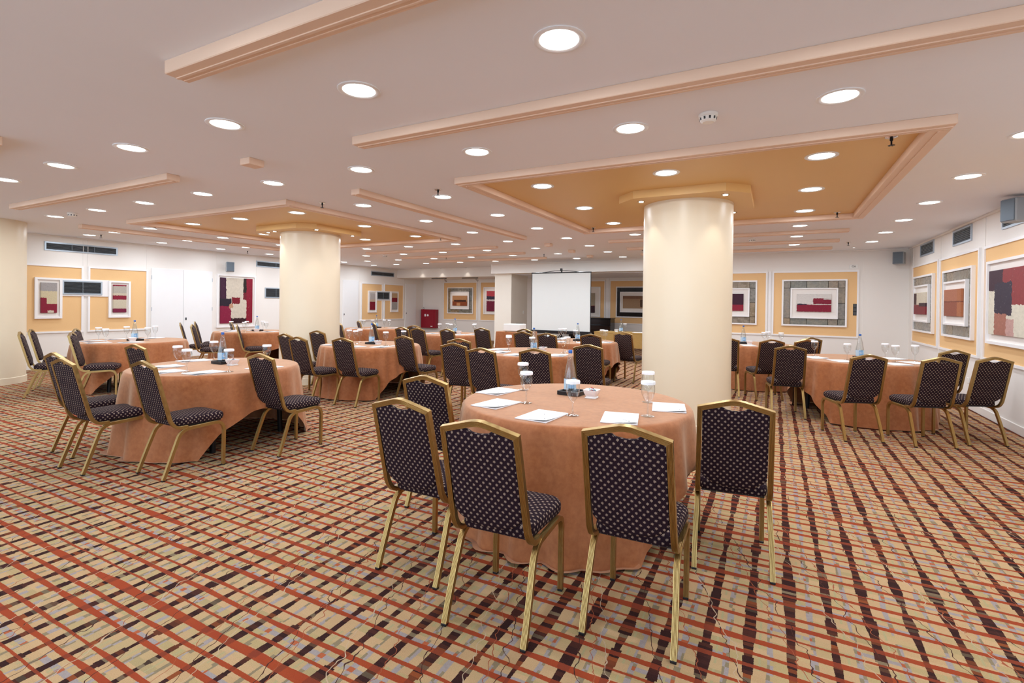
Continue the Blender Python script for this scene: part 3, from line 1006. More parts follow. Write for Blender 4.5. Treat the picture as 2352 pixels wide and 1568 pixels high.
picture(on_back(-10.22, YW), 0.18, 1.44, ZA + 0.01, ZB + 0.01, 'white framed crimson and navy picture half hidden by the pier', PINKP, artr=(0.32, 1.3, 1.13, 1.92), fw=0.035)
picture(on_back(-0.06, YR), 0.20, 1.465, 1.005, 2.065, 'stone bordered picture, white over crimson, on the right back wall', REDW, (0.35, 0.8), (0.375, 1.295, 1.18, 1.87), (0.50, 1.17, 1.335, 1.735))
picture(on_back(-1.50, YR), -0.12 + 0.12, 1.125, 1.005, 2.055, 'stone bordered plum and crimson picture cut off by the right column', PLUM, (0.5,), (0.13, 0.965, 1.19, 1.87), (0.24, 0.835, 1.33, 1.735))
picture(on_right(12.63), 0, 1.40, 0.99, 2.06, 'stone bordered cream and maroon picture, farthest on the right wall', RW1, (0.5,), (0.15, 1.22, 1.18, 1.875), (0.24, 1.1, 1.325, 1.735))
picture(on_right(10.65), 0, 1.41, 0.99, 2.05, 'stone bordered terracotta picture, middle of the right wall', RW2, (0.33,), (0.17, 1.24, 1.18, 1.865), (0.24, 1.07, 1.32, 1.735))
picture(on_right(8.69), 0, 1.60, 0.99, 2.05, 'large white framed red, plum and cream picture at the right photo edge', RW3, artr=(0.11, 1.49, 1.115, 1.92))
picture(on_back(-7.0, YA), 0.35, 1.58, 1.01, 2.07, 'dim white framed picture right behind the projection screen', AL1, artr=(0.55, 1.38, 1.15, 1.85))
t_ = picture(on_back(-5.10, YA), 0.24, 1.56, 1.01, 2.07, 'dim black bordered picture in the alcove beside the right column', AL2, (0.5,), (0.39, 1.41, 1.19, 1.89), (0.49, 1.31, 1.33, 1.75))
for ch in t_.children:
    if ch.name.startswith('stone_tile'):
        ch.data.materials[0] = M['piano']

# ------------------------------------------------------------------ projection screen
t = thing('projection_screen', 'white tripod projection screen before the dark alcove', 'projection screen', (-5.27, 12.9, 0))
obj('fabric', box(BM(), -0.87, 0.87, -0.004, 0.0, 0.70, 2.30), M['screen'], t)
bm = box(BM(), -0.885, -0.868, -0.006, 0.002, 0.69, 2.31)
box(bm, 0.868, 0.885, -0.006, 0.002, 0.69, 2.31)
obj('black_border', bm, M['black'], t)
obj('top_bar', box(BM(), -0.89, 0.89, -0.02, 0.012, 2.295, 2.325, 0.004), M['black'], t)
obj('roller_case', box(BM(), -0.90, 0.90, -0.035, 0.05, 0.61, 0.70, 0.015), M['black'], t)
bm = BM()
tube(bm, [(-0.55, 0.0, 2.322), (-0.15, 0.01, 2.365), (0.15, 0.01, 2.365), (0.55, 0.0, 2.322)], circ(0.008, 8), (0, 1, 0))
obj('hanger', bm, M['black'], t)
obj('mast', box(BM(), -0.016, 0.016, 0.055, 0.087, 0.25, 2.42, 0.004), M['black_metal'], t)
obj('hook', box(BM(), -0.02, 0.02, 0.0, 0.09, 2.36, 2.43, 0.006), M['black'], t)
for k in range(3):
    a = PI / 2 + k * 2 * PI / 3
    bm = BM()
    tube(bm, [(0, 0.071, 0.60), (0.25 * math.cos(a), 0.071 + 0.25 * math.sin(a), 0.30), (0.55 * math.cos(a), 0.071 + 0.55 * math.sin(a), 0.012)], circ(0.012, 8), (0.3, 0.2, 1))
    obj('leg', bm, M['black_metal'], t)

# upright piano in the alcove
t = thing('upright_piano', 'dark upright piano in the alcove right of the screen', 'piano', (-5.45, 16.15, 0))
obj('body', box(BM(), -0.72, 0.66, -0.05, 0.45, 0.0, 0.97, 0.01), M['piano'], t)
obj('lid', box(BM(), -0.74, 0.68, -0.07, 0.47, 0.97, 1.0, 0.006), M['piano'], t)
obj('key_shelf', box(BM(), -0.74, 0.74, -0.34, -0.05, 0.60, 0.76, 0.015), M['piano'], t)
for sx in (-0.70, 0.62):
    obj('leg', box(BM(), sx, sx + 0.08, -0.32, -0.24, 0.0, 0.60, 0.008), M['piano'], t)
obj('front_panel', box(BM(), -0.66, 0.60, -0.058, -0.048, 0.78, 0.94, 0.004), M['piano'], t)

# rectangular table with golden skirt
t = thing('side_table', 'rectangular table with golden brown front left of the right column', 'table', (-3.15, 12.36, 0))
obj('tabletop', box(BM(), -0.96, 0.9, 0.0, 0.62, 0.715, 0.745, 0.004), M['goldcloth'], t)
obj('skirt', box(BM(), -0.95, 0.89, 0.004, 0.02, 0.36, 0.716), M['goldcloth'], t)
for sx in (-0.9, 0.8):
    for sy in (0.06, 0.54):
        obj('leg', box(BM(), sx, sx + 0.045, sy, sy + 0.045, 0, 0.716, 0.003), M['gold'], t)

# small clothed table with projector
t = thing('small_table', 'low box table under a terracotta cover, carrying the projector', 'table', (-5.62, 10.95, 0))
obj('top', box(BM(), -0.42, 0.42, -0.3, 0.3, 0.70, 0.75, 0.01), M['cloth'], t)
bm = BM()
pts = []
for k in range(80):
    q = k / 80 * 4
    s, f = int(q), q - int(q)
    a = [(-0.42, -0.3), (0.42, -0.3), (0.42, 0.3), (-0.42, 0.3)]
    p0, p1 = a[s], a[(s + 1) % 4]
    pts.append((p0[0] + (p1[0] - p0[0]) * f, p0[1] + (p1[1] - p0[1]) * f))
top = [bm.verts.new((p[0] * 1.0, p[1] * 1.0, 0.72)) for p in pts]
bot = [bm.verts.new((p[0] * (1.06 + 0.035 * math.sin(k * 1.7)), p[1] * (1.07 + 0.04 * math.sin(k * 1.7)), 0.012)) for k, p in enumerate(pts)]
for k in range(80):
    bm.faces.new((top[k], top[(k + 1) % 80], bot[(k + 1) % 80], bot[k]))
obj('cover', bm, M['cloth'], t, ang=60)
t = thing('projector', 'white box projector on the small terracotta covered table', 'projector', (-5.66, 10.93, 0.75), 0.05)
obj('housing', box(BM(), -0.22, 0.22, -0.2, 0.2, 0.012, 0.185, 0.012), M['white_plastic'], t)
obj('vent_grille', box(BM(), -0.02, 0.15, -0.204, -0.199, 0.10, 0.15), M['ink'], t)
obj('lens', lathe(BM(), [(0.04, 0.0), (0.04, 0.03), (0.03, 0.03)], 20), M['ink'], t).location = (0.1, 0.2, 0.1)
t.children[-1].rotation_euler = (-PI / 2, 0, 0)
for sx in (-0.17, 0.17):
    obj('foot', box(BM(), sx - 0.015, sx + 0.015, -0.16, -0.13, 0.0, 0.013), M['ink'], t)
obj('foot', box(BM(), -0.015, 0.015, 0.13, 0.16, 0.0, 0.013), M['ink'], t)

# ------------------------------------------------------------------ tables and cloths
TZ = 0.745
TB = {
    'T1': (-1.24, 3.33, 0.775, 0.0, 'front centre table'),
    'T2': (-5.11, 3.165, 0.765, 0.03, 'front left table'),
    'T3': (-9.33, 4.36, 0.75, -0.28, 'table by far left column'),
    'T4': (-10.30, 7.17, 0.76, 0.1, 'table before the large red painting'),
    'T5': (-5.73, 6.05, 0.76, 0.02, 'table right of the left column'),
    'T6': (-9.30, 9.98, 0.76, 0.2, 'farthest left table'),
    'T7': (-6.32, 9.24, 0.76, 0.1, 'table before the red fire cabinet'),
    'T8': (-3.06, 6.42, 0.755, 0.05, 'table behind the front centre one'),
    'T9': (-3.30, 8.86, 0.755, 0.0, 'table before the projection screen'),
    'T11': (-0.42, 10.20, 0.76, 0.3, 'table half behind the right column'),
    'T12': (1.00, 8.03, 0.755, 0.35, 'right table by the wall pictures'),
}


def cloth(x, y, R, rot, seed, label):
    r_ = random.Random(seed)
    ph = [r_.uniform(0, 2 * PI) for _ in range(6)]
    nn = [r_.choice((9, 11, 13)), r_.choice((20, 22, 24)), 0, r_.choice((4, 5))]
    N = 168
    hx, hy = 1.10, 1.65
    bm = BM()
    rows = []
    for rr in (0.12, 0.4, 0.62, R - 0.03, R - 0.008):
        rows.append([(rr, TZ if rr < R - 0.02 else TZ - 0.001)] * N)
    rows.append([(R + 0.004, TZ - 0.008)] * N)
    FR = (0.05, 0.12, 0.22, 0.34, 0.47, 0.60, 0.72, 0.83, 0.92, 1.0)
    Hh = TZ - 0.012
    wave = []
    Ls = []
    for k in range(N):
        a = 2 * PI * k / N
        q1 = nn[1] * a + ph[1] + 1.3 * math.sin(3 * a + ph[4]) + 0.9 * math.sin(nn[3] * a + ph[5])
        wv = 1.0 - 2.0 * abs(math.sin(q1 / 2)) ** 1.5
        wv = (wv * (0.62 + 0.38 * math.sin(nn[3] * a + ph[3])) + 0.25 * math.sin(nn[0] * a + ph[0])) * -1.0
        wave.append(max(-1.0, min(1.0, wv)))
        c_, s_ = abs(math.cos(a)), abs(math.sin(a))
        e = min(hx / max(c_, 1e-4), hy / max(s_, 1e-4)) - R
        Ls.append(min(e, Hh + 0.07))
    for f in FR:
        row = []
        for k in range(N):
            d = Ls[k] * f
            extra = 0.0
            if d > Hh:
                extra = d - Hh
                d = Hh
            q = d / Hh
            amp = (0.004 + 0.070 * q ** 0.6) * (0.5 + 0.5 * wave[k])
            r2 = R + 0.008 + 0.040 * q ** 1.2 + amp + extra * (0.55 + 0.25 * wave[k])
            zz = TZ - 0.008 - d * 0.9975 + (0.018 * (0.5 + 0.5 * wave[k]) * min(1, extra / 0.05) if extra else 0.0)
            row.append((max(r2, R + 0.003), max(zz, 0.004)))
        rows.append(row)
    vr = []
    for row in rows:
        vr.append([bm.verts.new((row[k][0] * math.cos(2 * PI * k / N), row[k][0] * math.sin(2 * PI * k / N), row[k][1])) for k in range(N)])
    for a_, b_ in zip(vr, vr[1:]):
        for k in range(N):
            bm.faces.new((a_[k], b_[k], b_[(k + 1) % N], a_[(k + 1) % N]))
    bm.faces.new(vr[0])
    ob = obj('tablecloth', bm, M['cloth'], None, (x, y, 0), rot, ang=70)
    return tag(ob, label, 'tablecloth', 'terracotta tablecloths')


table0 = None
for i, (key, (x, y, R, rot, nm)) in enumerate(TB.items()):
    if table0 is None:
        t = table0 = thing('round_table', '', 'table', (0, 0, 0), 0, 'round tables under the cloths')
        obj('tabletop', lathe(BM(), [(0.735, TZ - 0.035), (0.742, TZ - 0.028), (0.742, TZ - 0.008), (0.735, TZ - 0.004)], 64), M['black'], t)
        obj('apron', lathe(BM(), [(0.60, TZ - 0.09), (0.60, TZ - 0.034)], 48, cap0=False, cap1=False), M['black_metal'], t)
        for k in range(4):
            a = PI / 4 + k * PI / 2 + 0.15
            bm = BM()
            tube(bm, [(0.57 * math.cos(a), 0.57 * math.sin(a), TZ - 0.034), (0.60 * math.cos(a), 0.60 * math.sin(a), 0.0)], circ(0.026, 14), (0, 0.1, 0.9) if False else (1, 0.3, 0))
            obj('leg', bm, M['black_metal'], t)
    else:
        t = copy_tree(table0)
    t.location = (x, y, 0)
    t.rotation_euler = (0, 0, rot)
    t['label'] = 'round black legged table under the cloth of the ' + nm
    cloth(x, y, R, rot, 11 + i * 5, 'terracotta velvet cloth draped to the floor on the ' + nm)

# ------------------------------------------------------------------ banquet chair
def yl(z):
    return 0.052 + (z - 0.464) * (-0.057 - 0.052) / (0.897 - 0.464)


wd, hh = 0.025, 0.0115
SEC = [(hh, -wd / 2)]
for k in range(1, 5):
    b_ = -wd / 2 + k * wd / 5
    SEC += [(hh, b_ - 0.0011), (hh - 0.0018, b_), (hh, b_ + 0.0011)]
SEC += [(hh, wd / 2), (-hh, wd / 2)]
for k in range(4, 0, -1):
    b_ = -wd / 2 + k * wd / 5
    SEC += [(-hh, b_ + 0.0011), (-hh + 0.0018, b_), (-hh, b_ - 0.0011)]
SEC += [(-hh, -wd / 2)]


def arc2(p0, p1, p2, n=6):
    """quadratic bend between three profile points"""
    out = []
    for k in range(n + 1):
        q = k / n
        out.append(tuple((1 - q) ** 2 * a + 2 * q * (1 - q) * b + q * q * c_ for a, b, c_ in zip(p0, p1, p2)))
    return out


def make_chair():
    t = thing('banquet_chair', '', 'chair', (0, 0, 0), 0, 'gold framed banquet chairs')
    # seat
    out = rounded([(-0.170, 0.095, 0.05), (0.170, 0.095, 0.05), (0.196, 0.505, 0.075), (-0.196, 0.505, 0.075)], 6)
    cxy = (0.0, 0.30)
    bm = BM()
    rings = []
    for s_, z in ((0.90, 0.402), (0.975, 0.406), (1.0, 0.418), (1.0, 0.438), (0.985, 0.450), (0.945, 0.460), (0.86, 0.468), (0.68, 0.475), (0.42, 0.480), (0.15, 0.482)):
        rings.append([bm.verts.new((cxy[0] + (p[0] - cxy[0]) * s_, cxy[1] + (p[1] - cxy[1]) * s_, z)) for p in out])
    n = len(out)
    for a, b in zip(rings, rings[1:]):
        for k in range(n):
            bm.faces.new((a[k], a[(k + 1) % n], b[(k + 1) % n], b[k]))
    bm.faces.new(rings[0][::-1])
    bm.faces.new(rings[-1])
    obj('seat', bm, M['fabric'], t, uv=True)
    obj('seat_pan', box(BM(), -0.16, 0.16, 0.13, 0.47, 0.388, 0.404, 0.003), M['black'], t)
    # backrest
    half = [(0.0, 0.447), (0.055, 0.450), (0.105, 0.463), (0.140, 0.486), (0.160, 0.510), (0.162, 0.560), (0.161, 0.66), (0.160, 0.76), (0.160, 0.875), (0.115, 0.888), (0.072, 0.897), (0.056, 0.895), (0.040, 0.885), (0.0, 0.880)]
    pts = half + [(-x, z) for x, z in half[-2:0:-1]]
    c0 = (0.0, 0.665)
    bm = BM()
    rings = []
    for s_, off in ((0.0, -0.013), (0.55, -0.014), (0.93, -0.013), (0.99, -0.009), (1.0, -0.002), (1.0, 0.008), (0.98, 0.017), (0.92, 0.024), (0.75, 0.030), (0.45, 0.033), (0.0, 0.034)):
        if s_ == 0.0:
            rings.append([bm.verts.new((c0[0], yl(c0[1]) + off, c0[1]))])
        else:
            rings.append([bm.verts.new((c0[0] + (x - c0[0]) * s_, yl(c0[1] + (z - c0[1]) * s_) + off, c0[1] + (z - c0[1]) * s_)) for x, z in pts])
    n = len(pts)
    for a, b in zip(rings, rings[1:]):
        for k in range(n):
            j = (k + 1) % n
            if len(a) == 1:
                bm.faces.new((a[0], b[j], b[k]))
            elif len(b) == 1:
                bm.faces.new((a[k], a[j], b[0]))
            else:
                bm.faces.new((a[k], a[j], b[j], b[k]))
    obj('backrest', bm, M['fabric'], t, uv=True, ang=50)
    # back frame: rail stub, bend, post, shoulder, apex and mirror
    xs, xb = 0.172, 0.180
    lower = arc2((xb, 0.150, 0.392), (xb, 0.085, 0.385), (xb - 0.001, 0.052, 0.464), 7)
    sh = (xs, yl(0.886), 0.886)
    ap = [(0.048, yl(0.919), 0.9195), (0.022, yl(0.925), 0.9255), (0.0, yl(0.927), 0.9270)]
    hp = [(xb, 0.185, 0.392)] + lower + [sh] + ap
    path = hp + [(-x, y, z) for x, y, z in hp[-2::-1]]
    bm = BM()
    tube(bm, path, SEC, (0, 0, -1))
    obj('back_frame', bm, M['gold'], t)
    # legs and rails
    for s_ in (1, -1):
        xr, xf = 0.190 * s_, 0.180 * s_
        xm = 0.183 * s_
        bm = BM()
        tube(bm, [(xr, 0.0, 0.008), (xr, 0.030, 0.09), (0.187 * s_, 0.075, 0.215)] + arc2((xm, 0.110, 0.308), (xm, 0.128, 0.362), (xm, 0.185, 0.3765), 6), SEC, (0, -1, 0.3))
        lg = obj('leg', bm, M['gold'], t)
        obj('foot_cap', box(BM(), xr - 0.0125, xr + 0.0125, -0.013, 0.013, 0.0, 0.012, 0.002), M['black'], lg)
        bm = BM()
        tube(bm, [(xm, 0.185, 0.3765), (xm, 0.29, 0.380), (xm, 0.40, 0.384)], SEC, (0, 0, -1))
        obj('side_rail', bm, M['gold'], t)
        bm = BM()
        tube(bm, arc2((xm, 0.40, 0.384), (xm, 0.478, 0.386), (xf, 0.484, 0.300), 7) + [(xf, 0.482, 0.18), (xf, 0.480, 0.008)], SEC, (0, 0, 1))
        lg = obj('leg', bm, M['gold'], t)
        obj('foot_cap', box(BM(), xf - 0.0125, xf + 0.0125, 0.467, 0.493, 0.0, 0.012, 0.002), M['black'], lg)
    bm = BM()
    tube(bm, [(-0.175, 0.43, 0.372), (0.175, 0.43, 0.372)], circ(0.009, 8), (0, 0, 1))
    obj('cross_bar', bm, M['gold'], t)
    return t


CH = {
    'T1': [(-1.081, 1.826, 0.05), (-0.528, 2.06, 0.03), (-0.179, 2.88, 0.109), (-1.663, 2.026, -0.012), (-2.054, 2.733, -0.009)],
    'T2': [(-5.686, 2.105, 0.005), (-5.087, 1.943, 0.025), (-4.394, 2.188, -0.019), (-4.168, 3.04, -0.003), (-6.075, 2.924, 0.047)],
    'T3': [(-9.512, 3.102, -0.415), (-10.217, 3.454, -0.493), (-8.888, 3.454, -0.576), (-9.907, 3.896, -0.61)],
    'T4': [(-11.13, 6.162, -0.549), (-10.213, 5.884, -0.682), (-11.554, 6.71, -0.585), (-11.139, 7.276, -0.416), (-9.70, 6.48, -0.634)],
    'T5': [(-6.467, 5.088, -0.109), (-5.769, 4.746, -0.024), (-6.767, 5.937, -0.004), (-5.161, 4.958, 0.036), (-4.801, 5.793, -0.077)],
    'T6': [(-9.57, 9.742 - 0.02, -0.549), (-8.537, 9.178, -0.582), (-8.86, 8.413, -0.5)],
    'T7': [(-6.566, 7.848, -0.095), (-6.892, 8.626, -0.029), (-6.10, 7.754, -0.081), (-5.477, 7.855, -0.15), (-5.163, 8.6, -0.062)],
    'T8': [(-3.461, 5.111, 0.064), (-3.842, 5.798, 0.095), (-2.842, 4.745, -0.005), (-2.321, 5.006, 0.079), (-2.019, 5.9, 0.094)],
    'T9': [(-3.937, 7.961, -0.083), (-4.34, 8.872, -0.2), (-3.413, 7.832, -0.051), (-2.71, 8.037, -0.005), (-2.452, 9.115, -0.147)],
    'T11': [(-0.671, 8.602, 0.14), (-0.052, 8.551, 0.406), (0.41, 8.878, 0.5), (0.506, 9.544, 0.557)],
    'T12': [(0.175, 7.331, 0.179), (0.861, 6.445, 0.401), (1.481, 6.548, 0.361), (1.891, 7.83, 0.484), (1.989, 6.92, 0.448)],
}


def screen_x(x, y, z=0.5):
    d = Vector((x, y, z - CAM_H))
    return d.dot(right) / d.dot(fwd)


def order(pts):
    """rank of each point from left to right as the camera sees them"""
    ix = sorted(range(len(pts)), key=lambda i: screen_x(pts[i][0], pts[i][1]))
    rk = [0] * len(pts)
    for r_, i in enumerate(ix):
        rk[i] = r_
    return rk


chair0 = make_chair()
used = False
for key, L in CH.items():
    rk = order(L)
    for i, (x, y, a) in enumerate(L):
        c_ = chair0 if not used else copy_tree(chair0)
        used = True
        c_.location = (x, y, 0)
        c_.rotation_euler = (0, 0, a)
        c_['label'] = 'gold framed dark patterned chair, %s from left at the %s' % (ORD[rk[i]], TB[key][4])

# ------------------------------------------------------------------ table settings
def make_glass():
    t = thing('water_glass', '', 'glass', (0, 0, 0), 0, 'stemmed water glasses with paper lids')
    prof = [(0.001, 0.0), (0.036, 0.0), (0.040, 0.002), (0.038, 0.004), (0.012, 0.009), (0.0055, 0.018), (0.0045, 0.05), (0.0055, 0.078), (0.012, 0.088), (0.025, 0.105), (0.036, 0.128), (0.0412, 0.152), (0.0412, 0.172), (0.0385, 0.201)]
    obj('goblet', lathe(BM(), prof, 28, cap0=True, cap1=False), M['glass'], t, ang=60)
    obj('paper_lid', lathe(BM(), [(0.0425, 0.195), (0.0440, 0.197), (0.0430, 0.2125), (0.040, 0.2155)], 32, cap0=True), M['paper'], t)
    return t


LETTERS = {'I': [(0.4, 0.6, 0, 1)], 'O': [(0, 0.2, 0, 1), (0.8, 1, 0, 1), (0.2, 0.8, 0, 0.16), (0.2, 0.8, 0.84, 1)], 'L': [(0, 0.2, 0, 1), (0.2, 0.85, 0, 0.16)]}


def patch(bm, r, a0, a1, z0, z1, n=10):
    va = [(bm.verts.new((r * math.cos(a0 + (a1 - a0) * k / n), r * math.sin(a0 + (a1 - a0) * k / n), z0)), bm.verts.new((r * math.cos(a0 + (a1 - a0) * k / n), r * math.sin(a0 + (a1 - a0) * k / n), z1))) for k in range(n + 1)]
    for p, q in zip(va, va[1:]):
        bm.faces.new((p[0], q[0], q[1], p[1]))


def make_bottle():
    t = thing('water_bottle', '', 'bottle', (0, 0, 0), 0, 'clear water bottles with blue labels')
    prof = [(0.040, 0.0), (0.0455, 0.004), (0.0465, 0.012), (0.0465, 0.112), (0.045, 0.125), (0.036, 0.178), (0.026, 0.232), (0.017, 0.280), (0.0135, 0.292), (0.0130, 0.305)]
    obj('body', lathe(BM(), prof, 32, cap0=True, cap1=False), M['glass'], t, ang=60)
    obj('water', lathe(BM(), [(0.0385, 0.004), (0.0435, 0.010), (0.0440, 0.112), (0.034, 0.178), (0.024, 0.232), (0.016, 0.272)], 28), M['glass'], t, ang=60)
    obj('cap', lathe(BM(), [(0.0140, 0.300), (0.0150, 0.302), (0.0150, 0.322), (0.0135, 0.3245)], 24), M['bluecap'], t)
    bm = BM()
    patch(bm, 0.0470, -PI * 0.98, -PI * 0.62, 0.030, 0.110)
    patch(bm, 0.0470, -PI * 0.30, PI * 0.35, 0.030, 0.110)
    lb = obj('label', bm, M['bluelabel'], t, ang=60)
    bm = BM()
    patch(bm, 0.0472, -PI * 0.62, -PI * 0.30, 0.040, 0.108)
    obj('label_square', bm, M['bluelabel2'], lb, ang=60)
    bm = BM()
    a = -PI * 0.595
    for chx in 'IOLI':
        for (u0, u1, v0, v1) in LETTERS[chx]:
            patch(bm, 0.0476, a + u0 * 0.17, a + u1 * 0.17, 0.066 + v0 * 0.022, 0.066 + v1 * 0.022, 3)
        a += 0.225
    obj('lettering', bm, M['paper'], lb, ang=60)
    return t


def make_tray():
    t = thing('bottle_tray', '', 'tray', (0, 0, 0), 0, 'small black trays')
    obj('plate', box(BM(), -0.085, 0.085, -0.085, 0.085, 0.0, 0.008, 0.002), M['black'], t)
    bm = BM()
    for (x0, x1, y0, y1) in ((-0.085, 0.085, -0.085, -0.073), (-0.085, 0.085, 0.073, 0.085), (-0.085, -0.073, -0.074, 0.074), (0.073, 0.085, -0.074, 0.074)):
        box(bm, x0, x1, y0, y1, 0.006, 0.030, 0.002)
    obj('rim', bm, M['black'], t)
    return t


def make_bowl():
    t = thing('sweet_bowl', '', 'bowl', (0, 0, 0), 0, 'small square white bowls')
    bm = BM()
    rings = []
    for hw, r_, z in ((0.030, 0.008, 0.0), (0.042, 0.012, 0.0), (0.043, 0.012, 0.006), (0.034, 0.012, 0.010), (0.042, 0.016, 0.022), (0.050, 0.018, 0.042), (0.054, 0.018, 0.060), (0.051, 0.016, 0.060), (0.046, 0.016, 0.042), (0.036, 0.014, 0.022), (0.02, 0.01, 0.018)):
        rings.append([bm.verts.new((p[0], p[1], z)) for p in rounded([(-hw, -hw, r_), (hw, -hw, r_), (hw, hw, r_), (-hw, hw, r_)], 4)])
    n = len(rings[0])
    for a, b in zip(rings, rings[1:]):
        for k in range(n):
            bm.faces.new((a[k], a[(k + 1) % n], b[(k + 1) % n], b[k]))
    bm.faces.new(rings[0][::-1])
    bm.faces.new(rings[-1])
    obj('dish', bm, M['porcelain'], t)
    return t


def make_pad():
    t = thing('notepad', '', 'notepad', (0, 0, 0), 0, 'white notepads laid out on the tables')
    obj('paper_block', box(BM(), -0.105, 0.105, -0.1485, 0.1485, 0.0, 0.005, 0.0008), M['paper'], t)
    bm = BM()
    xs = [-0.104 + 0.208 * k / 6 for k in range(7)]
    ys = [-0.147 + 0.294 * k / 6 for k in range(7)]
    gv = [[bm.verts.new((x, y, 0.0055 + 0.010 * max(0, (k + (6 - j)) / 12 - 0.55) ** 2 * 6)) for k, x in enumerate(xs)] for j, y in enumerate(ys)]
    for j in range(6):
        for k in range(6):
            bm.faces.new((gv[j][k], gv[j][k + 1], gv[j + 1][k + 1], gv[j + 1][k]))
    obj('top_sheet', bm, M['paper'], t)
    return t


def make_pen():
    t = thing('pen', '', 'pen', (0, 0, 0), 0, 'white pens on the notepads')
    bm = BM()
    tube(bm, [(-0.06, 0, 0.0045), (0.055, 0, 0.0045)], circ(0.0042, 10), (0, 0, 1))
    obj('barrel', bm, M['white_plastic'], t)
    bm = BM()
    tube(bm, [(0.055, 0, 0.0045), (0.066, 0, 0.0045)], circ(0.0022, 8), (0, 0, 1))
    obj('tip', bm, M['chrome'], t)
    obj('clip', box(BM(), -0.058, -0.025, -0.0015, 0.0015, 0.0085, 0.010), M['chrome'], t)
    return t


SET = {
    'T1': dict(g=[(-1.493, 3.065), (-1.745, 3.519), (-1.082, 2.869), (-0.678, 3.088), (-0.777, 3.54)], b=(-1.365, 3.556), o=(-1.171, 3.491), p=[(-1.875, 3.354, -7), (-1.649, 2.932, -7), (-1.234, 2.755, -4), (-0.808, 2.944, 12), (-0.613, 3.418, 11)]),
    'T2': dict(g=[(-5.293, 2.875), (-4.856, 2.721), (-5.588, 3.422), (-4.562, 2.938), (-4.718, 3.45)], b=(-5.241, 3.303), o=(-5.003, 3.26), p=[(-5.42, 2.82, -5), (-5.02, 2.62, 4), (-4.68, 2.78, 3), (-5.70, 3.267, -8), (-4.54, 3.296, 8)]),
    'T3': dict(g=[(-9.69, 4.05), (-9.184, 3.929), (-9.692, 4.447), (-9.60, 4.84), (-9.15, 4.50)], b=(-9.262, 4.364), o=(-9.144, 4.276), p=[(-9.62, 3.95, 10), (-9.18, 3.83, -5), (-9.78, 4.35, 0), (-9.60, 4.80, 15), (-8.88, 4.14, 0)]),
    'T4': dict(g=[(-10.72, 6.95), (-10.544, 7.20), (-10.119, 6.85), (-10.40, 7.50), (-9.85, 7.18)], b=(-10.30, 7.28), o=(-10.10, 7.13), p=[(-10.45, 6.72, 0), (-10.50, 7.35, 5), (-10.75, 7.0, 9), (-9.80, 7.25, -7)]),
    'T5': dict(g=[(-6.24, 6.08), (-5.997, 5.979), (-6.20, 6.28), (-5.399, 6.024), (-5.40, 6.45)], b=(-5.795, 6.13), o=(-5.655, 6.126), p=[(-6.13, 5.63, 5), (-5.60, 5.56, -4), (-5.27, 5.78, 8), (-5.16, 6.12, 2)]),
    'T6': dict(g=[(-9.592, 9.75), (-9.459, 9.716), (-9.379, 9.946), (-9.25, 10.25), (-8.985, 10.151)], b=(-9.343, 10.06), o=(-9.25, 9.821), p=[(-9.50, 9.52, 5), (-9.05, 9.58, 4), (-8.90, 10.25, -8)]),
    'T7': dict(g=[(-6.671, 9.2), (-6.634, 9.451), (-6.388, 9.225), (-5.985, 9.562), (-6.085, 9.75)], b=(-6.408, 9.422), o=(-6.249, 9.341), p=[(-6.70, 8.97, 4), (-5.98, 8.99, -4), (-5.84, 9.30, 3)]),
    'T8': dict(g=[(-3.355, 6.297), (-3.491, 6.55), (-3.015, 6.357), (-2.599, 6.498), (-2.64, 6.75)], b=(-3.108, 6.611), o=(-2.955, 6.597), p=[(-3.60, 6.45, 4), (-3.378, 6.101, 8), (-3.035, 5.89, -3), (-2.54, 6.16, 6), (-2.80, 6.02, -5)]),
    'T9': dict(g=[(-3.654, 8.96), (-3.62, 9.10), (-3.215, 8.616), (-2.878, 9.142), (-2.76, 8.987)], b=(-3.278, 8.904), o=(-3.13, 8.86), p=[(-3.45, 8.40, 5), (-3.02, 8.50, 4), (-2.70, 8.80, 8), (-3.75, 9.05, -6)]),
    'T11': dict(g=[(-0.17, 10.38), (-0.11, 10.60), (0.11, 10.40), (-0.75, 10.10)], b=(-0.506, 10.15), o=(-0.40, 10.05), p=[(-0.40, 9.70, 15), (0.02, 10.05, 25)]),
    'T12': dict(g=[(0.5, 8.165), (0.846, 7.818), (1.305, 8.173), (1.36, 7.865), (1.60, 8.08)], b=(1.017, 8.103), o=(1.11, 8.03), p=[(0.50, 7.91, 20), (0.76, 7.60, 24), (1.323, 7.57, 20), (1.42, 8.38, 18), (1.56, 7.89, 28)]),
    'T10': dict(g=[(-3.375, 12.62)], b=(-3.44, 12.50), o=(-3.56, 12.52), p=[(-3.0, 12.55, 90)]),
}
NM = {k: v[4] for k, v in TB.items()}
NM['T10'] = 'golden brown side table'
TOP = TZ + 0.0012
proto = {}


def place(kind, maker, x, y, z, a, label):
    if kind not in proto:
        proto[kind] = ob = maker()
    else:
        ob = copy_tree(proto[kind])
    ob.location = (x, y, z)
    ob.rotation_euler = (0, 0, a)
    ob['label'] = label
    return ob


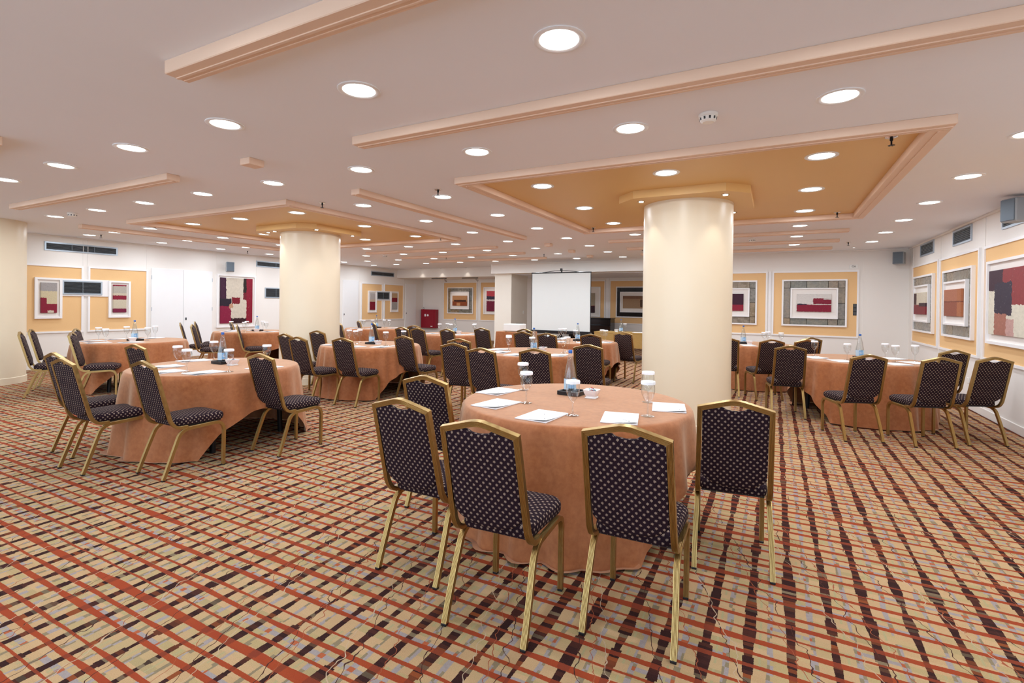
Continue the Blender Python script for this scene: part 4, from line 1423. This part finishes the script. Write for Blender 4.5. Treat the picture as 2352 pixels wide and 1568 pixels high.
for key, d in SET.items():
    nm = NM[key]
    rk = order(d['g'])
    for i, (x, y) in enumerate(d['g']):
        place('glass', make_glass, x, y, TOP, rnd.uniform(0, 6), 'stemmed glass with white lid, %s from left on the %s' % (ORD[rk[i]], nm) if len(d['g']) > 1 else 'stemmed glass with white lid beside the bottle on the ' + nm)
    bx_, by_ = d['b']
    face = math.atan2(by_, bx_) + PI + PI / 2 + rnd.uniform(-0.1, 0.5)
    bz = TOP
    if key not in ('T10',):
        place('tray', make_tray, bx_ + 0.02, by_, TOP, rnd.uniform(-0.15, 0.25), 'small black tray under the water bottle on the ' + nm)
        bz = TOP + 0.0082
    place('bottle', make_bottle, bx_, by_, bz, face, 'clear water bottle with blue cap and label on the ' + nm)
    place('bowl', make_bowl, d['o'][0], d['o'][1], TOP, rnd.uniform(-0.2, 0.2), 'small square white sweet bowl on the ' + nm)
    rk = order(d['p'])
    for i, (x, y, a) in enumerate(d['p']):
        one = len(d['p']) == 1
        place('pad', make_pad, x, y, TOP, math.radians(a), ('white notepad, %s from left on the %s' % (ORD[rk[i]], nm)) if not one else 'white notepad lying on the ' + nm)
        if key in ('T1', 'T2', 'T5', 'T8'):
            place('pen', make_pen, x + 0.04, y - 0.055, TOP + 0.0085, math.radians(a) + rnd.uniform(-1.1, -0.6), 'slim white pen on the %s notepad from left, %s' % (ORD[rk[i]], nm))

# wrapped sweets: a heap nobody could count
SW = [plain('sweet_' + n_, c_, 0.25) for n_, c_ in (('navy', (0.02, 0.03, 0.12)), ('red', (0.45, 0.02, 0.03)), ('white', (0.8, 0.8, 0.8)), ('teal', (0.02, 0.22, 0.25)))]
for key in ('T1', 'T2', 'T8', 'T5'):
    bm = BM()
    rr = random.Random(3)
    for k in range(26):
        a, r_ = rr.uniform(0, 2 * PI), rr.uniform(0, 0.032)
        zc = 0.040 + 0.028 * (1 - r_ / 0.04) * rr.random() + 0.008
        mt = Matrix.Translation((r_ * math.cos(a), r_ * math.sin(a), zc)) @ Matrix.Rotation(rr.uniform(0, 3), 4, Vector((rr.random(), rr.random(), rr.random() + 0.1)).normalized()) @ Matrix.Diagonal((0.022, 0.008, 0.007, 1))
        before = len(bm.faces)
        bmesh.ops.create_icosphere(bm, subdivisions=1, radius=0.5, matrix=mt)
        bm.faces.ensure_lookup_table()
        for f in bm.faces[before:]:
            f.material_index = k % 4
    me = mesh('wrapped_sweets', bm, None)
    for mm in SW:
        me.materials.append(mm)
    x, y = SET[key]['o']
    ob = obj('wrapped_sweets', me, None, None, (x, y, TOP))
    ob['kind'] = 'stuff'
    tag(ob, 'heap of small wrapped sweets in the bowl on the ' + NM[key], 'sweets')
